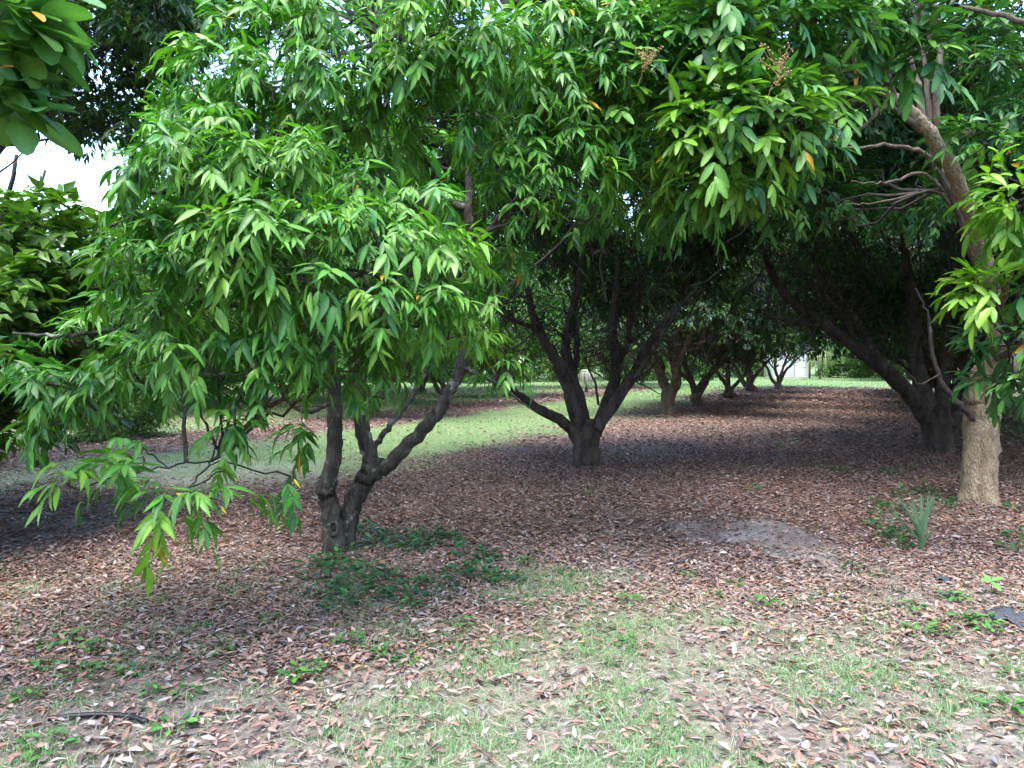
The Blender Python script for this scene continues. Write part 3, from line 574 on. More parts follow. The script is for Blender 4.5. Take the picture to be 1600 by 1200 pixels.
def vase(base, seed, bark, fork=.55, r=.17, n=5, spread=1.0, lean=(0, 0), extra=None):
    """trunk and limbs of an open-centred orchard tree"""
    rs = np.random.default_rng(seed); z0 = float(gz(*base)); b = np.array([base[0], base[1], z0]); out = []
    top = b + np.array([lean[0], lean[1], fork])
    out.append(('trunk', [b + [0, 0, -.1], b + [0, 0, .08], (b + top) / 2 + rs.normal(size=3) * .02, top, top + [lean[0] * .3, lean[1] * .3, .12]], [r * 1.25, r * 1.08, r, r * 1.08, r * .7]))
    a0 = rs.random() * 6.28
    for k in range(n):
        a = a0 + k * 6.283 / n + rs.normal() * .3; d = np.array([math.cos(a), math.sin(a), 0]) * spread; L = rs.uniform(.85, 1.15)
        rr = r * rs.uniform(.42, .62); p = [top - [0, 0, .12]]
        for s, o_, h in ((.35, .25, .35), (.7, .55, .85), (1, .95, 1.45), (1, 1.4, 2.2), (1, 1.9, 3.0)): p.append(top + d * o_ * L + np.array([0, 0, h * L]) + rs.normal(size=3) * .07)
        out.append(('limb', p, [rr * 1.1, rr, rr * .85, rr * .68, rr * .45, rr * .22]))
        for m_ in (2, 3):
            q0 = np.array(p[m_]); a2 = a + rs.choice([-1, 1]) * rs.uniform(.5, 1.1); d2 = np.array([math.cos(a2), math.sin(a2), 0])
            out.append(('limb', [q0, q0 + d2 * .35 + [0, 0, .35], q0 + d2 * .9 + [0, 0, .8], q0 + d2 * 1.5 + [0, 0, 1.1]], [rr * .5, rr * .42, rr * .3, rr * .12]))
    return out
def far_tree(label, base, limbs, proto, rot, scale=(1, 1, 1), bark=None, group=None, name='fruit_tree', sides=8, shift=0.0, lift=0.0, fine=0):
    root = empty(name, (base[0], base[1], float(gz(*base)))); off = np.array(root.location); tag(root, label, 'tree', group); pts = []
    for k, (pn, P, r) in enumerate(limbs):
        g = Geo(); pts.append(tube(g, P, r, sides if max(r) > .05 else 6, 4, .07, seed=k + int(abs(base[1]) * 10), wob=.008)); link(pn, g.mesh(pn, off), bark, root)
    if fine:
        pt = np.concatenate(pts); pt = pt[pt[:, 2] > 1.3]; A = pt[rng.integers(0, len(pt), fine)]; mid = A + rng.normal(size=A.shape) * np.array([.35, .35, .18]) + [0, 0, .25]; ends = np.repeat(mid, 2, 0) + rng.normal(size=(2 * fine, 3)) * np.array([.45, .45, .2]) + [0, 0, .2]
        g = Geo(); twigs(g, A, mid, .014, .008, 4, .08, .07); twigs(g, np.repeat(mid, 2, 0), ends, .007, .003, 4, .1, .08); tag(link('branchlets', g.mesh('branchlets', off), bark, root), kind='stuff')
    for nm, me in zip(('crown', 'twigs'), proto):
        c = link(nm, me, None, root); c.rotation_euler.z = rot; c.scale = scale; c.location = (NRM[0] * shift, NRM[1] * shift, lift); tag(c, kind='stuff')
    return root

# second tree of the row: limbs fanning out of a short dark trunk
t2 = ground_at(915, 725)
t2_limbs = [
    ('trunk', [at(913, 733, 12), at(914, 718, 12), at(915, 695, 12), at(917, 672, 12), at(918, 655, 12)], [.24, .215, .195, .21, .16]),
    ('limb', [at(905, 690, 11.95), at(890, 668, 11.9), at(868, 652, 11.8), at(840, 638, 11.7), at(815, 620, 11.6), at(790, 600, 11.4)], [.095, .085, .078, .07, .055, .03]),
    ('limb', [at(910, 675, 11.95), at(898, 640, 11.9), at(885, 600, 11.9), at(870, 565, 11.8), at(850, 530, 11.7), at(832, 490, 11.6), at(820, 430, 11.5)], [.12, .11, .10, .09, .08, .06, .03]),
    ('limb', [at(915, 670, 12), at(905, 625, 12), at(893, 585, 12.1), at(885, 545, 12.2), at(890, 500, 12.3), at(905, 440, 12.4), at(910, 370, 12.5)], [.11, .10, .09, .08, .07, .055, .03]),
    ('limb', [at(893, 590, 12.1), at(901, 560, 12.2), at(900, 520, 12.3), at(895, 470, 12.4)], [.06, .055, .05, .03]),
    ('limb', [at(930, 680, 12), at(945, 640, 12.1), at(958, 600, 12.2), at(963, 565, 12.3), at(958, 520, 12.3), at(960, 470, 12.4), at(970, 400, 12.5)], [.11, .10, .09, .08, .07, .055, .03]),
    ('limb', [at(932, 670, 11.9), at(955, 635, 11.9), at(980, 600, 11.9), at(1000, 565, 11.9), at(1020, 530, 11.8), at(1050, 490, 11.8), at(1090, 450, 11.7)], [.10, .09, .085, .075, .065, .05, .025]),
    ('limb', [at(985, 595, 11.9), at(1000, 580, 11.7), at(1030, 530, 11.5), at(1060, 480, 11.3)], [.05, .045, .035, .02]),
    ('limb', [at(962, 570, 12.3), at(980, 540, 12.4), at(985, 500, 12.5), at(1000, 430, 12.6)], [.05, .045, .04, .02]),
    ('limb', [at(935, 632, 11.9), at(930, 600, 11.8), at(920, 578, 11.8), at(912, 560, 11.8)], [.022, .018, .014, .008]),
    ('limb', [at(850, 530, 11.7), at(830, 510, 11.5), at(800, 500, 11.3), at(770, 480, 11.2)], [.045, .04, .03, .015]),
]
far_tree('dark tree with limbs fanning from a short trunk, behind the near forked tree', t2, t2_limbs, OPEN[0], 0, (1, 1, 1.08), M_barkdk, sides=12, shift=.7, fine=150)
far = [((1042, 647), 31, 'pale short trunk just behind the dark fanning tree, beside a sunlit leaf patch'),
       ((1091, 634), 32, 'small spreading tree with a crooked low branch, third of the row to the shed'),
       ((1143, 622), 33, 'leaning double-stemmed tree midway along the row to the shed'),
       ((1178, 613), 34, 'slender tree next but one before the white shed'),
       ((1216, 607), 35, 'last row tree with thin stems crossing in front of the white shed')]
for k, ((px, py), sd_, lab) in enumerate(far):
    b = ground_at(px, py)
    lm = vase(b, sd_, M_barkmid, fork=(.75, .35, .15, .3, .25)[k], r=(.22, .2, .2, .22, .2)[k], n=(5, 4, 3, 4, 4)[k], spread=1.05, lean=((.05, 0), (-.1, 0), (-.2, 0), (-.25, 0), (0, 0))[k])
    far_tree(lab, b, lm, PRO[k % 2], 1.1 * k + .8, (1.0, 1.0, 1.05), M_barkmid, shift=.7, lift=(0, 0, 0, .5, 1.2)[k], fine=70)
# right row
r2 = ground_at(1470, 705)
r2_limbs = [
    ('trunk', [at(1467, 715, 13.7), at(1468, 702, 13.7), at(1466, 680, 13.7), at(1462, 660, 13.7), at(1455, 640, 13.65)], [.28, .245, .225, .26, .20]),
    ('limb', [at(1460, 668, 13.7), at(1440, 640, 13.6), at(1412, 605, 13.5), at(1375, 572, 13.3), at(1335, 540, 13.1), at(1290, 508, 12.9), at(1250, 482, 12.7), at(1220, 450, 12.5), at(1200, 410, 12.4), at(1180, 360, 12.3)], [.16, .155, .14, .13, .118, .102, .085, .068, .05, .028]),
    ('limb', [at(1478, 675, 13.7), at(1490, 655, 13.6), at(1510, 640, 13.6), at(1545, 600, 13.6), at(1570, 540, 13.7), at(1590, 460, 13.8)], [.14, .13, .12, .10, .08, .05]),
    ('limb', [at(1455, 655, 13.7), at(1440, 600, 13.9), at(1430, 540, 14.1), at(1425, 460, 14.3), at(1410, 360, 14.5)], [.16, .13, .11, .085, .04]),
    ('limb', [at(1470, 655, 13.7), at(1475, 590, 14.1), at(1480, 520, 14.4), at(1470, 420, 14.8)], [.13, .11, .09, .05]),
    ('limb', [at(1375, 572, 13.3), at(1360, 540, 13.5), at(1330, 490, 13.6), at(1290, 440, 13.7), at(1260, 380, 13.8)], [.08, .07, .06, .045, .02]),
    ('limb', [at(1290, 508, 12.9), at(1255, 505, 12.6), at(1220, 498, 12.3), at(1180, 490, 12.0)], [.05, .042, .032, .015]),
    ('limb', [at(1335, 540, 13.1), at(1320, 500, 12.8), at(1290, 460, 12.5), at(1270, 400, 12.3)], [.06, .05, .04, .02]),
]
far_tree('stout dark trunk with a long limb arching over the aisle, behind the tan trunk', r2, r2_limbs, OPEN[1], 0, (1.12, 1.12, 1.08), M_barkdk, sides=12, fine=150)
def rowpos(n, a): return (T1[0] + NRM[0] * n + DIR[0] * a, T1[1] + NRM[1] * n + DIR[1] * a)
for k in range(5):
    b = rowpos(6.9, 16.2 + 5.7 * k)
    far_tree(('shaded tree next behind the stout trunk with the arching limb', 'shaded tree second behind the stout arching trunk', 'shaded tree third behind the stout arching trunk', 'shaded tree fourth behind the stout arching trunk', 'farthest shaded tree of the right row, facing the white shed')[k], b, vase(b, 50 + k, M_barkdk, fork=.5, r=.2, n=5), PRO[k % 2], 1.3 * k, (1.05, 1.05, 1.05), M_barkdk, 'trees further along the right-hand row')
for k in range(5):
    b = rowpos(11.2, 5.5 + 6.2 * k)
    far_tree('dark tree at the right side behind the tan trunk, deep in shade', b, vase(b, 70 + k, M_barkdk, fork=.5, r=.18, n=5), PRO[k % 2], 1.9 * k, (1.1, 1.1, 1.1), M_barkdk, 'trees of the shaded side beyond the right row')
# unseen trees added behind the camera to block the low sky light
for k, (x, y) in enumerate([(-15, -11), (-9, -15), (-2.5, -17), (3.5, -17), (9.5, -15), (15.5, -10), (18, -2), (-17, -3)]):
    far_tree('unseen tree added behind the viewer to block low sky light', (x, y), vase((x, y), 200 + k, M_barkdk, fork=.5, r=.18), PRO[k % 2], 1.1 * k, (1.25, 1.25, 1.1), M_barkdk, 'unseen trees added behind the viewer')
# left of the mown strip
HIGH = crown_proto(15, rxy=4.0, rz=2.2, cz=6.8, nb=95, zmin=5.15, size=(1.3, 1.8), root_z=4.6)
rng = np.random.default_rng(79)
b = (-8.0, 10.4)
far_tree('dark dense tree at the upper left behind the near tree, edging the sky gap', b, vase(b, 90, M_barkdk, fork=3.0, r=.18, spread=1.0), HIGH, .3, (1, 1, 1), M_barkdk)
lt = [(-4.0, 22.4, 0, .95), (-2.4, 28.2, 1, .95), (-.2, 34.5, 0, 1.0), (6.2, 46, 1, 1.05), (9, 53, 0, 1.1)]
for k, (x, y, p, s) in enumerate(lt):
    far_tree(('leafy green tree with low skirts just across the mown strip', 'second green tree of the row across the mown strip', 'third green tree of the row across the mown strip, behind the fanning tree', 'fourth green tree across the mown strip, towards the white shed', 'last green tree of the row across the strip, beside the white shed')[k], (x, y), vase((x, y), 100 + k, M_barkmid, fork=.4, r=.16), LIT[p], 2.2 * k, (s, s, s * 1.3), M_barkmid, 'trees in the far row across the mown strip')
bl = [(-13.0, 24, 1), (-9.2, 28.5, 0), (-7.2, 34, 1), (-4.6, 39.5, 0), (-17, 17, 0), (-20, 26, 1), (-14.5, 31, 1), (-11, 42, 0), (-1, 45, 1)]
for k, (x, y, p) in enumerate(bl):
    far_tree('bright green tree filling the gaps at the left beyond the mown strip', (x, y), vase((x, y), 120 + k, M_barkmid, fork=.5, r=.17), LIT[p], 1.7 * k, (1.3, 1.3, 1.0 if k in (0, 4, 5, 6) else 1.65), M_barkmid, 'trees filling the gaps beyond the mown strip')
# far woodland behind everything: single trees
k = 0
for (x, y, s) in [(-42, 60, 1.9), (-33, 66, 1.8), (-25, 62, 1.7), (-17, 68, 1.9), (-9, 66, 1.7), (-1, 70, 1.8), (6, 72, 1.8), (13, 76, 1.8), (20, 84, 2.0), (28, 88, 1.9), (36, 90, 1.9), (43, 86, 1.7), (44, 74, 1.5), (31, 64, 1.05), (35, 70, 1.2), (52, 70, 1.8), (60, 58, 1.8), (40, 52, 1.5), (34, 44, 1.5), (28, 30, 1.5)]:
    far_tree('tall background tree at the far edge of the orchard', (x, y), vase((x, y), 150 + k, M_barkmid, fork=.8, r=.22), LIT[k % 2], 1.3 * k, (s, s, s), M_barkmid, 'trees at the far edge of the orchard'); k += 1
# olive broad-leaved tree at the left, in front of the sky gap
OL = crown_proto(31, rxy=1.75, rz=1.6, cz=2.25, nb=38, per=28, leaf=(.12, .17), tmpl=FARBIG_T, greens=OLIVE, zmin=1.15, jj=2, yg=.14, grav=.4)
rng = np.random.default_rng(78)
b = (-5.4, 6.9)
far_tree('olive-green broad-leaved bushy tree below the sky gap at the left', b, vase(b, 140, M_barkdk, fork=.5, r=.10, n=5, spread=.6), OL, .5, (1, 1, .84), M_barkdk, name='broadleaf_tree')

# far shrubs closing the view under the tall trees
SHRUB = crown_proto(41, rxy=2.2, rz=1.7, cz=1.3, nb=40, per=22, greens=OLIVE, zmin=.25, yg=.15, size=(1.3, 1.7))
rng = np.random.default_rng(80)
sh0 = None
for k, (x, y, s) in enumerate([(-38, 57, 1.3), (-31, 58, 1.4), (-25, 56, 1.2), (-19, 60, 1.4), (-13, 58, 1.2), (-7, 60, 1.3), (-1.5, 58, 1.2), (4, 62, 1.2), (9.5, 64, 1.2), (14.5, 66, 1.2), (20, 77, 1.4), (33.5, 77, 1.2), (37, 76, 1.5), (41, 72, 1.4), (36.5, 66.5, 1.1), (45, 66, 1.4), (-16, 38, 1.0), (-11.5, 48, 1.1), (-22, 36, 1.1), (27, 84, 1.4), (-8.5, 16.2, .55)]):
    r_ = empty('shrub', (x, y, float(gz(x, y)))); tag(r_, 'low leafy shrub closing the view at the far orchard edge' if k < 20 else 'low dark shrub in the litter at the left, under the hanging boughs', 'shrub', 'shrubs at the far orchard edge' if k < 20 else None)
    c = link('foliage', SHRUB[0], None, r_); c.scale = (s, s, s); c.rotation_euler.z = k; tag(c, kind='stuff')
    c = link('stems', SHRUB[1], None, r_); c.scale = (s, s, s); c.rotation_euler.z = k; tag(c, kind='stuff')

# ------------------------------------------------------------------ white shed at the end of the aisle
def boxg(g, x0, x1, y0, y1, z0, z1):
    v = [(x, y, z) for z in (z0, z1) for y in (y0, y1) for x in (x0, x1)]
    g.add(v, [(0, 2, 3, 1), (4, 5, 7, 6), (0, 1, 5, 4), (2, 6, 7, 3), (0, 4, 6, 2), (1, 3, 7, 5)])
def boxo(name, x0, x1, y0, y1, z0, z1, mat, parent):
    g = Geo(); boxg(g, x0, x1, y0, y1, z0, z1); return link(name, g.mesh(name, smooth=False), mat, parent)
M_white = plain_mat('white_siding', (.78, .78, .76), .55, .05, 3); M_sideshade = plain_mat('side_shade', (.14, .055, .04), .8, .3, 6)  # the brown is the tone of the shed's side wall in shadow
M_roof = plain_mat('roof_sheet', (.25, .25, .26), .6, .2, 4); M_conc = plain_mat('concrete', (.3, .29, .27), .9, .2, 6)
sx, sy = ground_at(1237, 592); sw, shh = 3.3, 2.75
shed = empty('garden_shed', (sx, sy, 0)); tag(shed, 'white shed with horizontal siding at the end of the tree-lined aisle', 'shed')
boxo('foundation', -sw / 2 - .05, sw / 2 + .05, 0.02, 3.0, -.1, .10, M_conc, shed)
boxo('wall', -sw / 2 + .04, sw / 2 - .04, .06, 2.95, .1, shh, M_white, shed)
g = Geo(); boxg(g, -.11, .11, -.012, .012, 0, .19); bdm = None
z = .12; nb_ = 0
while z < shh - .05:
    for (xa, xb) in ((-sw / 2, -.02 + .30), (.32, sw / 2 - .06)):
        gb = Geo(); v = [(xa, .055, z), (xb, .055, z), (xb, .018, z + .004), (xa, .018, z + .004), (xa, .055, z + .185), (xb, .055, z + .185), (xb, .045, z + .185), (xa, .045, z + .185)]
        gb.add(v, [(3, 2, 6, 7), (0, 1, 2, 3), (4, 7, 6, 5), (0, 3, 7, 4), (1, 5, 6, 2)]); link('siding_board', gb.mesh('siding_board', smooth=False), M_white, shed)
    z += .19
boxo('joint_strip', .28, .32, .012, .056, .1, shh, M_conc, shed)
boxo('side_wall_shade', sw / 2 - .06, sw / 2 + .10, -.01, .10, .1, shh, M_sideshade, shed)  # brown strip paints the side wall's shadow at the corner
g = Geo(); e = .25; g.add([(-sw / 2 - e, -e, shh), (sw / 2 + e, -e, shh), (sw / 2 + e, 3.2, shh), (-sw / 2 - e, 3.2, shh), (-sw / 2 - e, 1.5, shh + .8), (sw / 2 + e, 1.5, shh + .8)], [(0, 1, 5, 4), (2, 3, 4, 5), (0, 3, 2, 1)], [(1, 2, 5), (0, 4, 3)])
link('roof', g.mesh('roof', smooth=False), M_roof, shed)

# ------------------------------------------------------------------ drooping plants by the shed, shaggy plant beyond the row
def strands(g, top, n, L, spread, width, cols, up=.35):
    c = np.array(cols)
    for k in range(n):
        a = rng.random() * 6.28; r = spread * math.sqrt(rng.random()); l = L * rng.uniform(.6, 1.1); d = np.array([math.cos(a), math.sin(a), 0]); sd_ = np.array([-math.sin(a), math.cos(a), 0]) * width * rng.uniform(.6, 1.2)
        p = [np.asarray(top), top + d * r * .45 + [0, 0, up * l * .5], top + d * r * .85 + [0, 0, up * l * .2], top + d * r + [0, 0, -.45 * l], top + d * r * 1.02 + [0, 0, -l]]
        V = []
        for i, q_ in enumerate(p): w = sd_ * (.6, 1, 1, .7, .1)[i]; V += [q_ - w, q_ + w]
        g.add(V, [(2 * i, 2 * i + 1, 2 * i + 3, 2 * i + 2) for i in range(4)], None, c[rng.integers(0, len(c))] * rng.uniform(.7, 1.3))
px_, py_ = ground_at(1281, 593)
o = empty('weeping_palm', (px_, py_, 0)); tag(o, 'pale drooping palm with hanging fronds beside the white shed', 'palm')
g = Geo(); tube(g, [(0, 0, -.1), (.05, 0, 1.2), (0, 0, 2.3)], [.12, .09, .07], 8); link('trunk', g.mesh('trunk'), M_barkmid, o)
g = Geo(); strands(g, np.array([0, 0, 2.3]), 170, 1.5, 1.3, .035, [(.22, .27, .12), (.30, .33, .18), (.14, .20, .07)]); link('fronds', g.mesh('fronds', colour=True), M_grass, o)
px_, py_ = ground_at(1297, 590)
o = empty('weeping_tree', (px_, py_, 0)); tag(o, 'narrow green column of hanging foliage right of the shed', 'tree')
g = Geo(); tube(g, [(0, 0, -.1), (.05, .03, 1.5), (0, 0, 3.6)], [.14, .1, .05], 8); link('trunk', g.mesh('trunk'), M_barkmid, o)
g = Geo()
for zz in (1.4, 2.0, 2.6, 3.1, 3.6): strands(g, np.array([0, 0, zz]), 110, 1.25, .62, .03, [(.08, .15, .06), (.11, .19, .08), (.06, .11, .05)], up=.12)
link('crown', g.mesh('crown', colour=True), M_grass, o)
px_, py_ = ground_at(916, 613)
o = empty('shaggy_plant', (px_, py_, 0)); tag(o, 'small pale shaggy mop-headed plant on a thin stem beyond the fanning tree', 'plant')
g = Geo(); tube(g, [(0, 0, -.05), (.03, 0, .4), (0, 0, 1.0)], [.09, .07, .06], 8); link('stem', g.mesh('stem'), M_barkdk, o)
g = Geo(); strands(g, np.array([0, 0, 1.0]), 160, .75, .5, .02, [(.35, .36, .32), (.25, .27, .2), (.45, .45, .4)], up=.5); link('fronds', g.mesh('fronds', colour=True), M_grass, o)

# ------------------------------------------------------------------ leaf litter
DRYC = np.array([(.24, .145, .115), (.31, .215, .175), (.18, .112, .092), (.42, .345, .30), (.18, .165, .165), (.28, .24, .22), (.115, .082, .075), (.34, .18, .095)]) * 1.12
def in_view(x, y, m=60):
    px = CX + F * x / np.maximum(y, .1); return (px > -m) & (px < 1600 + m)
def scatter(n, y0, y1, dens, p=1.0):
    """points spread over the ground in view between two depths, thinned by dens"""
    u = rng.random(n); y = y0 + (y1 - y0) * u ** p; hw = y * (800 / F) + .5; x = (rng.random(n) * 2 - 1) * hw
    keep = rng.random(n) < np.clip(dens(x, y), 0, 1) * (hw / hw.max()); return x[keep], y[keep]
def lit_d(x, y):
    g0, f0, s0, l0 = zones(x, y); cl = .55 + .6 * fbm(x, y, 2.3)
    b_ = 3.7 + 1.0 * sstep(x, -1.6, .4) - .5 * sstep(x, 2.2, 3.2) + (fbm(x, y, .9) - .5) * 1.6; under = 1 - .56 * (1 - sstep(y, b_ - .4, b_ + .7))
    return l0 * cl * under * (1 - .6 * f0)
def lay(x, y, size, tmpl, cols, mat, name, up=.02, tilt=.12):
    n = len(x); a = rng.random(n) * 6.283; t = rng.normal(size=n) * tilt; ro = rng.normal(size=n) * .22
    D = norm(np.column_stack([np.cos(a), np.sin(a), t])); side = np.column_stack([-np.sin(a), np.cos(a), 0 * a])
    N = norm(np.cross(D, side) * np.cos(ro)[:, None] + side * np.sin(ro)[:, None]); N *= np.where(N[:, 2:3] < 0, -1, 1)
    z = gz(x, y) + .006 + rng.random(n) * up + np.maximum(0, -t) * size * .9
    return np.column_stack([x, y, z]), D, N
litter = Geo(); singles = []
for (n, y0, y1, sz, tm, up) in ((42000, 2.75, 4.5, (.022, .07), DRY_T, .014), (60000, 4.5, 6.5, (.024, .072), DRYFAR_T, .014), (125000, 6.5, 14, (.03, .078), DRYFAR_T, .018), (80000, 14, 30, (.06, .12), DRYFAR_T, .03), (40000, 30, 52, (.12, .22), DRYFAR_T, .02)):
    x, y = scatter(n, y0, y1, lit_d); s = rng.uniform(*sz, len(x)); P, D, N = lay(x, y, s, tm, None, None, '', up)
    c = DRYC[rng.choice(len(DRYC), len(x), p=[.24, .19, .2, .045, .08, .085, .13, .03])] * rng.uniform(.7, 1.25, (len(x), 1)); w = rng.uniform(.75, 1.35, len(x))
    if y0 < 3:
        ch = pick_near(P, D, s, 260, cell=20); ch = ch[np.argsort(-s[ch] / y[ch])]; rest = np.ones(len(x), bool); rest[ch] = False
        singles = (P[ch] + np.array([0, 0, .008]), D[ch], N[ch], s[ch] * 1.05, w[ch], c[ch])
        P, D, N, s, w, c = P[rest], D[rest], N[rest], s[rest], w[rest], c[rest]
    bake(litter, tm, P, D, N, s, w, c)
x, y = scatter(70000, 2.75, 6.5, lambda x, y: .35 + .5 * sstep(fbm(x + 3, y + 8, 1.6), .4, .6)); k = len(x); P, D, N = lay(x, y, np.full(k, .06), None, None, None, '', .02)
bake(litter, [leaf_template([(0, .6), (1, 0)], .03, d_, 0) for d_ in (.05, -.05)], P, D, N, rng.uniform(.03, .11, k), rng.uniform(.6, 1.3, k), np.array([(.38, .34, .28), (.30, .26, .21), (.22, .18, .15)])[rng.integers(0, 3, k)] * rng.uniform(.8, 1.2, (k, 1)))
tag(link('leaf_litter', litter.mesh('leaf_litter', colour=True), M_litter), 'thick carpet of brown fallen leaves under the trees', 'leaf litter', kind='stuff')
ob = single_leaves(None, 'fallen_leaf', 'dry', DRY_T, *singles, M_litter1)
for o, p in zip(ob, singles[0]):
    c = o.color; redness = c[0] / max(c[2], .01); lum = c[0] + c[1] + c[2]
    look = 'pale tan' if (lum > .72 and redness < 2.6) else 'greyish brown' if redness < 2.0 else 'dark brown' if lum < .34 else 'rusty reddish-brown'
    px, py, dd = proj(p); where = 'left' if px < 600 else 'middle' if px < 1100 else 'right'
    tag(o, f'{look} curled fallen leaf on the foreground ground, {where} third', 'fallen leaf', f'{look} fallen leaves, {where} foreground')

# ------------------------------------------------------------------ grass
def blades(name, n, y0, y1, dens, L, W, label, tm, cols, tuft=6, tr=.03):
    x, y = scatter(n, y0, y1, dens); m = len(x); x = np.repeat(x, tuft) + rng.normal(size=m * tuft) * tr; y = np.repeat(y, tuft) + rng.normal(size=m * tuft) * tr; k = len(x)
    a = rng.random(k) * 6.283; e = rng.uniform(.25, 1.3, k); D = norm(np.column_stack([np.cos(a) * np.cos(e), np.sin(a) * np.cos(e), np.sin(e)]))
    N = norm(np.cross(D, np.column_stack([-np.sin(a), np.cos(a), 0 * a]))); N *= np.where(N[:, 2:3] < 0, -1, 1)
    g = Geo(); c = np.array(cols)[rng.integers(0, len(cols), k)] * rng.uniform(.75, 1.25, (k, 1))
    bake(g, tm, np.column_stack([x, y, gz(x, y) - .004]), D, N, rng.uniform(*L, k), np.full(k, W), c)
    tag(link(name, g.mesh(name, colour=True), M_grass), label, 'grass', kind='stuff')
SHORT_T = [leaf_template([(0, .6), (1, 0)], .05, d, 0) for d in (.2, .4)]
GC = [(.11, .25, .09), (.15, .30, .12), (.085, .19, .065), (.21, .30, .16), (.30, .30, .21)]
blades('grass', 50000, 2.75, 6.6, lambda x, y: zones(x, y)[1] * (.12 + 1.2 * sstep(fbm(x + 5, y, 3.1), .38, .6)), (.025, .075), 1.2, 'thin patchy grass among fallen leaves in the foreground', BLADE_T, GC, 11, .022)
blades('grass', 30000, 8.2, 30, lambda x, y: zones(x, y)[0] * (1 - .6 * zones(x, y)[2]), (.05, .11), 2.0, 'mown green grass strip behind the near trees', SHORT_T, GC + [(.26, .29, .15), (.32, .31, .2)], 5, .06)
blades('grass', 24000, 30, 74, lambda x, y: zones(x, y)[0], (.10, .2), 3.2, 'distant lawn before the white shed', SHORT_T, GC[:4], 4, .15)

# ------------------------------------------------------------------ weeds
def weed_mesh(seed, n, spread, h, leaf, tmpl, cols):
    r0 = np.random.default_rng(seed); a = r0.random(n) * 6.283; rr = spread * np.sqrt(r0.random(n)); z = h * (1 - (rr / spread) ** 1.5) * r0.uniform(.5, 1.1, n) + .015
    P = np.column_stack([np.cos(a) * rr, np.sin(a) * rr, z]); e = r0.uniform(-.2, .5, n); D = norm(np.column_stack([np.cos(a + r0.normal(size=n) * .6) * np.cos(e), np.sin(a) * np.cos(e), np.sin(e)]))
    N = norm(np.column_stack([np.zeros(n), np.zeros(n), np.ones(n)]) + r0.normal(size=(n, 3)) * .25)
    g = Geo(); bake(g, tmpl, P, D, norm(N - D * (N * D).sum(1, keepdims=True)), r0.uniform(*leaf, n), np.ones(n), np.array(cols)[r0.integers(0, len(cols), n)] * r0.uniform(.8, 1.2, (n, 1)))
    st = Geo(); twigs(st, np.column_stack([P[:, 0] * .2, P[:, 1] * .2, np.full(n, -.01)]), P, .0022, .0015, 2, .02, .03)
    return g.mesh('foliage', colour=True), st.mesh('stems')
M_stem = plain_mat('weed_stem', (.09, .15, .05), .7)
WD = [weed_mesh(60 + k, 26, .13, .10, (.04, .07), BIG_T, [(.03, .10, .035), (.045, .13, .04), (.025, .075, .03)]) for k in range(3)]
WL = [weed_mesh(70 + k, 16, .075, .05, (.03, .05), BIG_T, [(.07, .175, .045), (.09, .21, .05), (.055, .14, .04)]) for k in range(3)]
def weeds(pts, protos, label, group, smin=.8, smax=1.2):
    for k, (px, py, *rest) in enumerate(pts):
        x, y = ground_at(px, py); r_ = empty('weed', (x, y, float(gz(x, y)))); s = rng.uniform(smin, smax) * (rest[0] if rest else 1); r_.scale = (s, s, s); r_.rotation_euler.z = rng.random() * 6.28
        tag(r_, label, 'weed', group); f, st = protos[k % 3]; link('foliage', f, M_leaf, r_); link('stems', st, M_stem, r_)
weeds([(575, 843), (600, 852), (620, 846), (645, 855), (668, 848), (690, 846), (708, 852), (585, 862), (632, 865), (655, 862), (560, 838)], WD, 'dark leafy weed in the thick patch right behind the near forked trunk', 'weeds beside the near forked trunk')
weeds([(505, 905), (528, 890), (545, 920), (520, 930), (555, 895), (500, 935), (575, 905), (530, 960), (600, 920), (620, 935), (560, 945), (540, 875), (640, 945), (490, 890)], WD, 'leafy green weed in the straggling patch in front of the near forked trunk', 'weeds before the near forked trunk')
weeds([(715, 905), (735, 900), (755, 908), (778, 912), (795, 915), (750, 893), (680, 922), (735, 872), (760, 878)], WD, 'bluish-green weed in the short row right of the near tree foot', 'weeds right of the near tree foot')
weeds([(1395, 845), (1405, 860), (1388, 830), (1410, 845), (1380, 808), (1400, 800), (1395, 742), (1420, 775), (1470, 785), (1485, 795), (1455, 770), (1370, 790)], WD, 'green weed in the trailing patch beside the strap-leaved plant', 'weeds beside the strap-leaved plant')
weeds([(1592, 845), (1598, 865), (1340, 895, .8), (1590, 800)], WD, 'dark weed tuft at the right border near the tan trunk', 'weeds at the right border')
weeds([(1520, 972, 1.3), (1545, 975, 1.3), (1560, 985), (1478, 985), (1500, 940), (1440, 985), (1490, 937), (1430, 950), (1590, 1060), (1585, 1120, 1.3)], WL, 'bright lime weed on bare soil at the lower right', 'lime weeds at the lower right')
weeds([(600, 1030), (635, 1040), (480, 1055), (455, 1070), (420, 975), (345, 1030), (230, 1090), (265, 1150), (60, 1050), (30, 1100), (95, 1010, 1.2), (140, 1020), (190, 1060), (60, 1190, 1.3), (120, 1060), (310, 985), (285, 1090), (545, 1010), (640, 955)], WL, 'small green weed among leaves at the lower left', 'small weeds at the lower left')
weeds([(990, 1025), (720, 985), (985, 950), (1080, 905), (1150, 920), (1200, 950), (1120, 940), (880, 900), (820, 885), (1245, 690, 1.6), (1225, 700, 1.4), (1310, 737, 1.4), (1430, 735), (1180, 770), (920, 775)], WL, 'lone small green weed in the litter of the aisle', 'weeds in the aisle')
x, y = ground_at(1554, 932); o = empty('seedling', (x, y, float(gz(x, y)))); tag(o, 'single upright seedling with paired light-green leaves at the right', 'seedling')
g = Geo(); tube(g, [(0, 0, -.02), (.005, 0, .05), (0, 0, .10)], [.004, .003, .002], 5, 3); link('stem', g.mesh('stem'), M_stem, o)
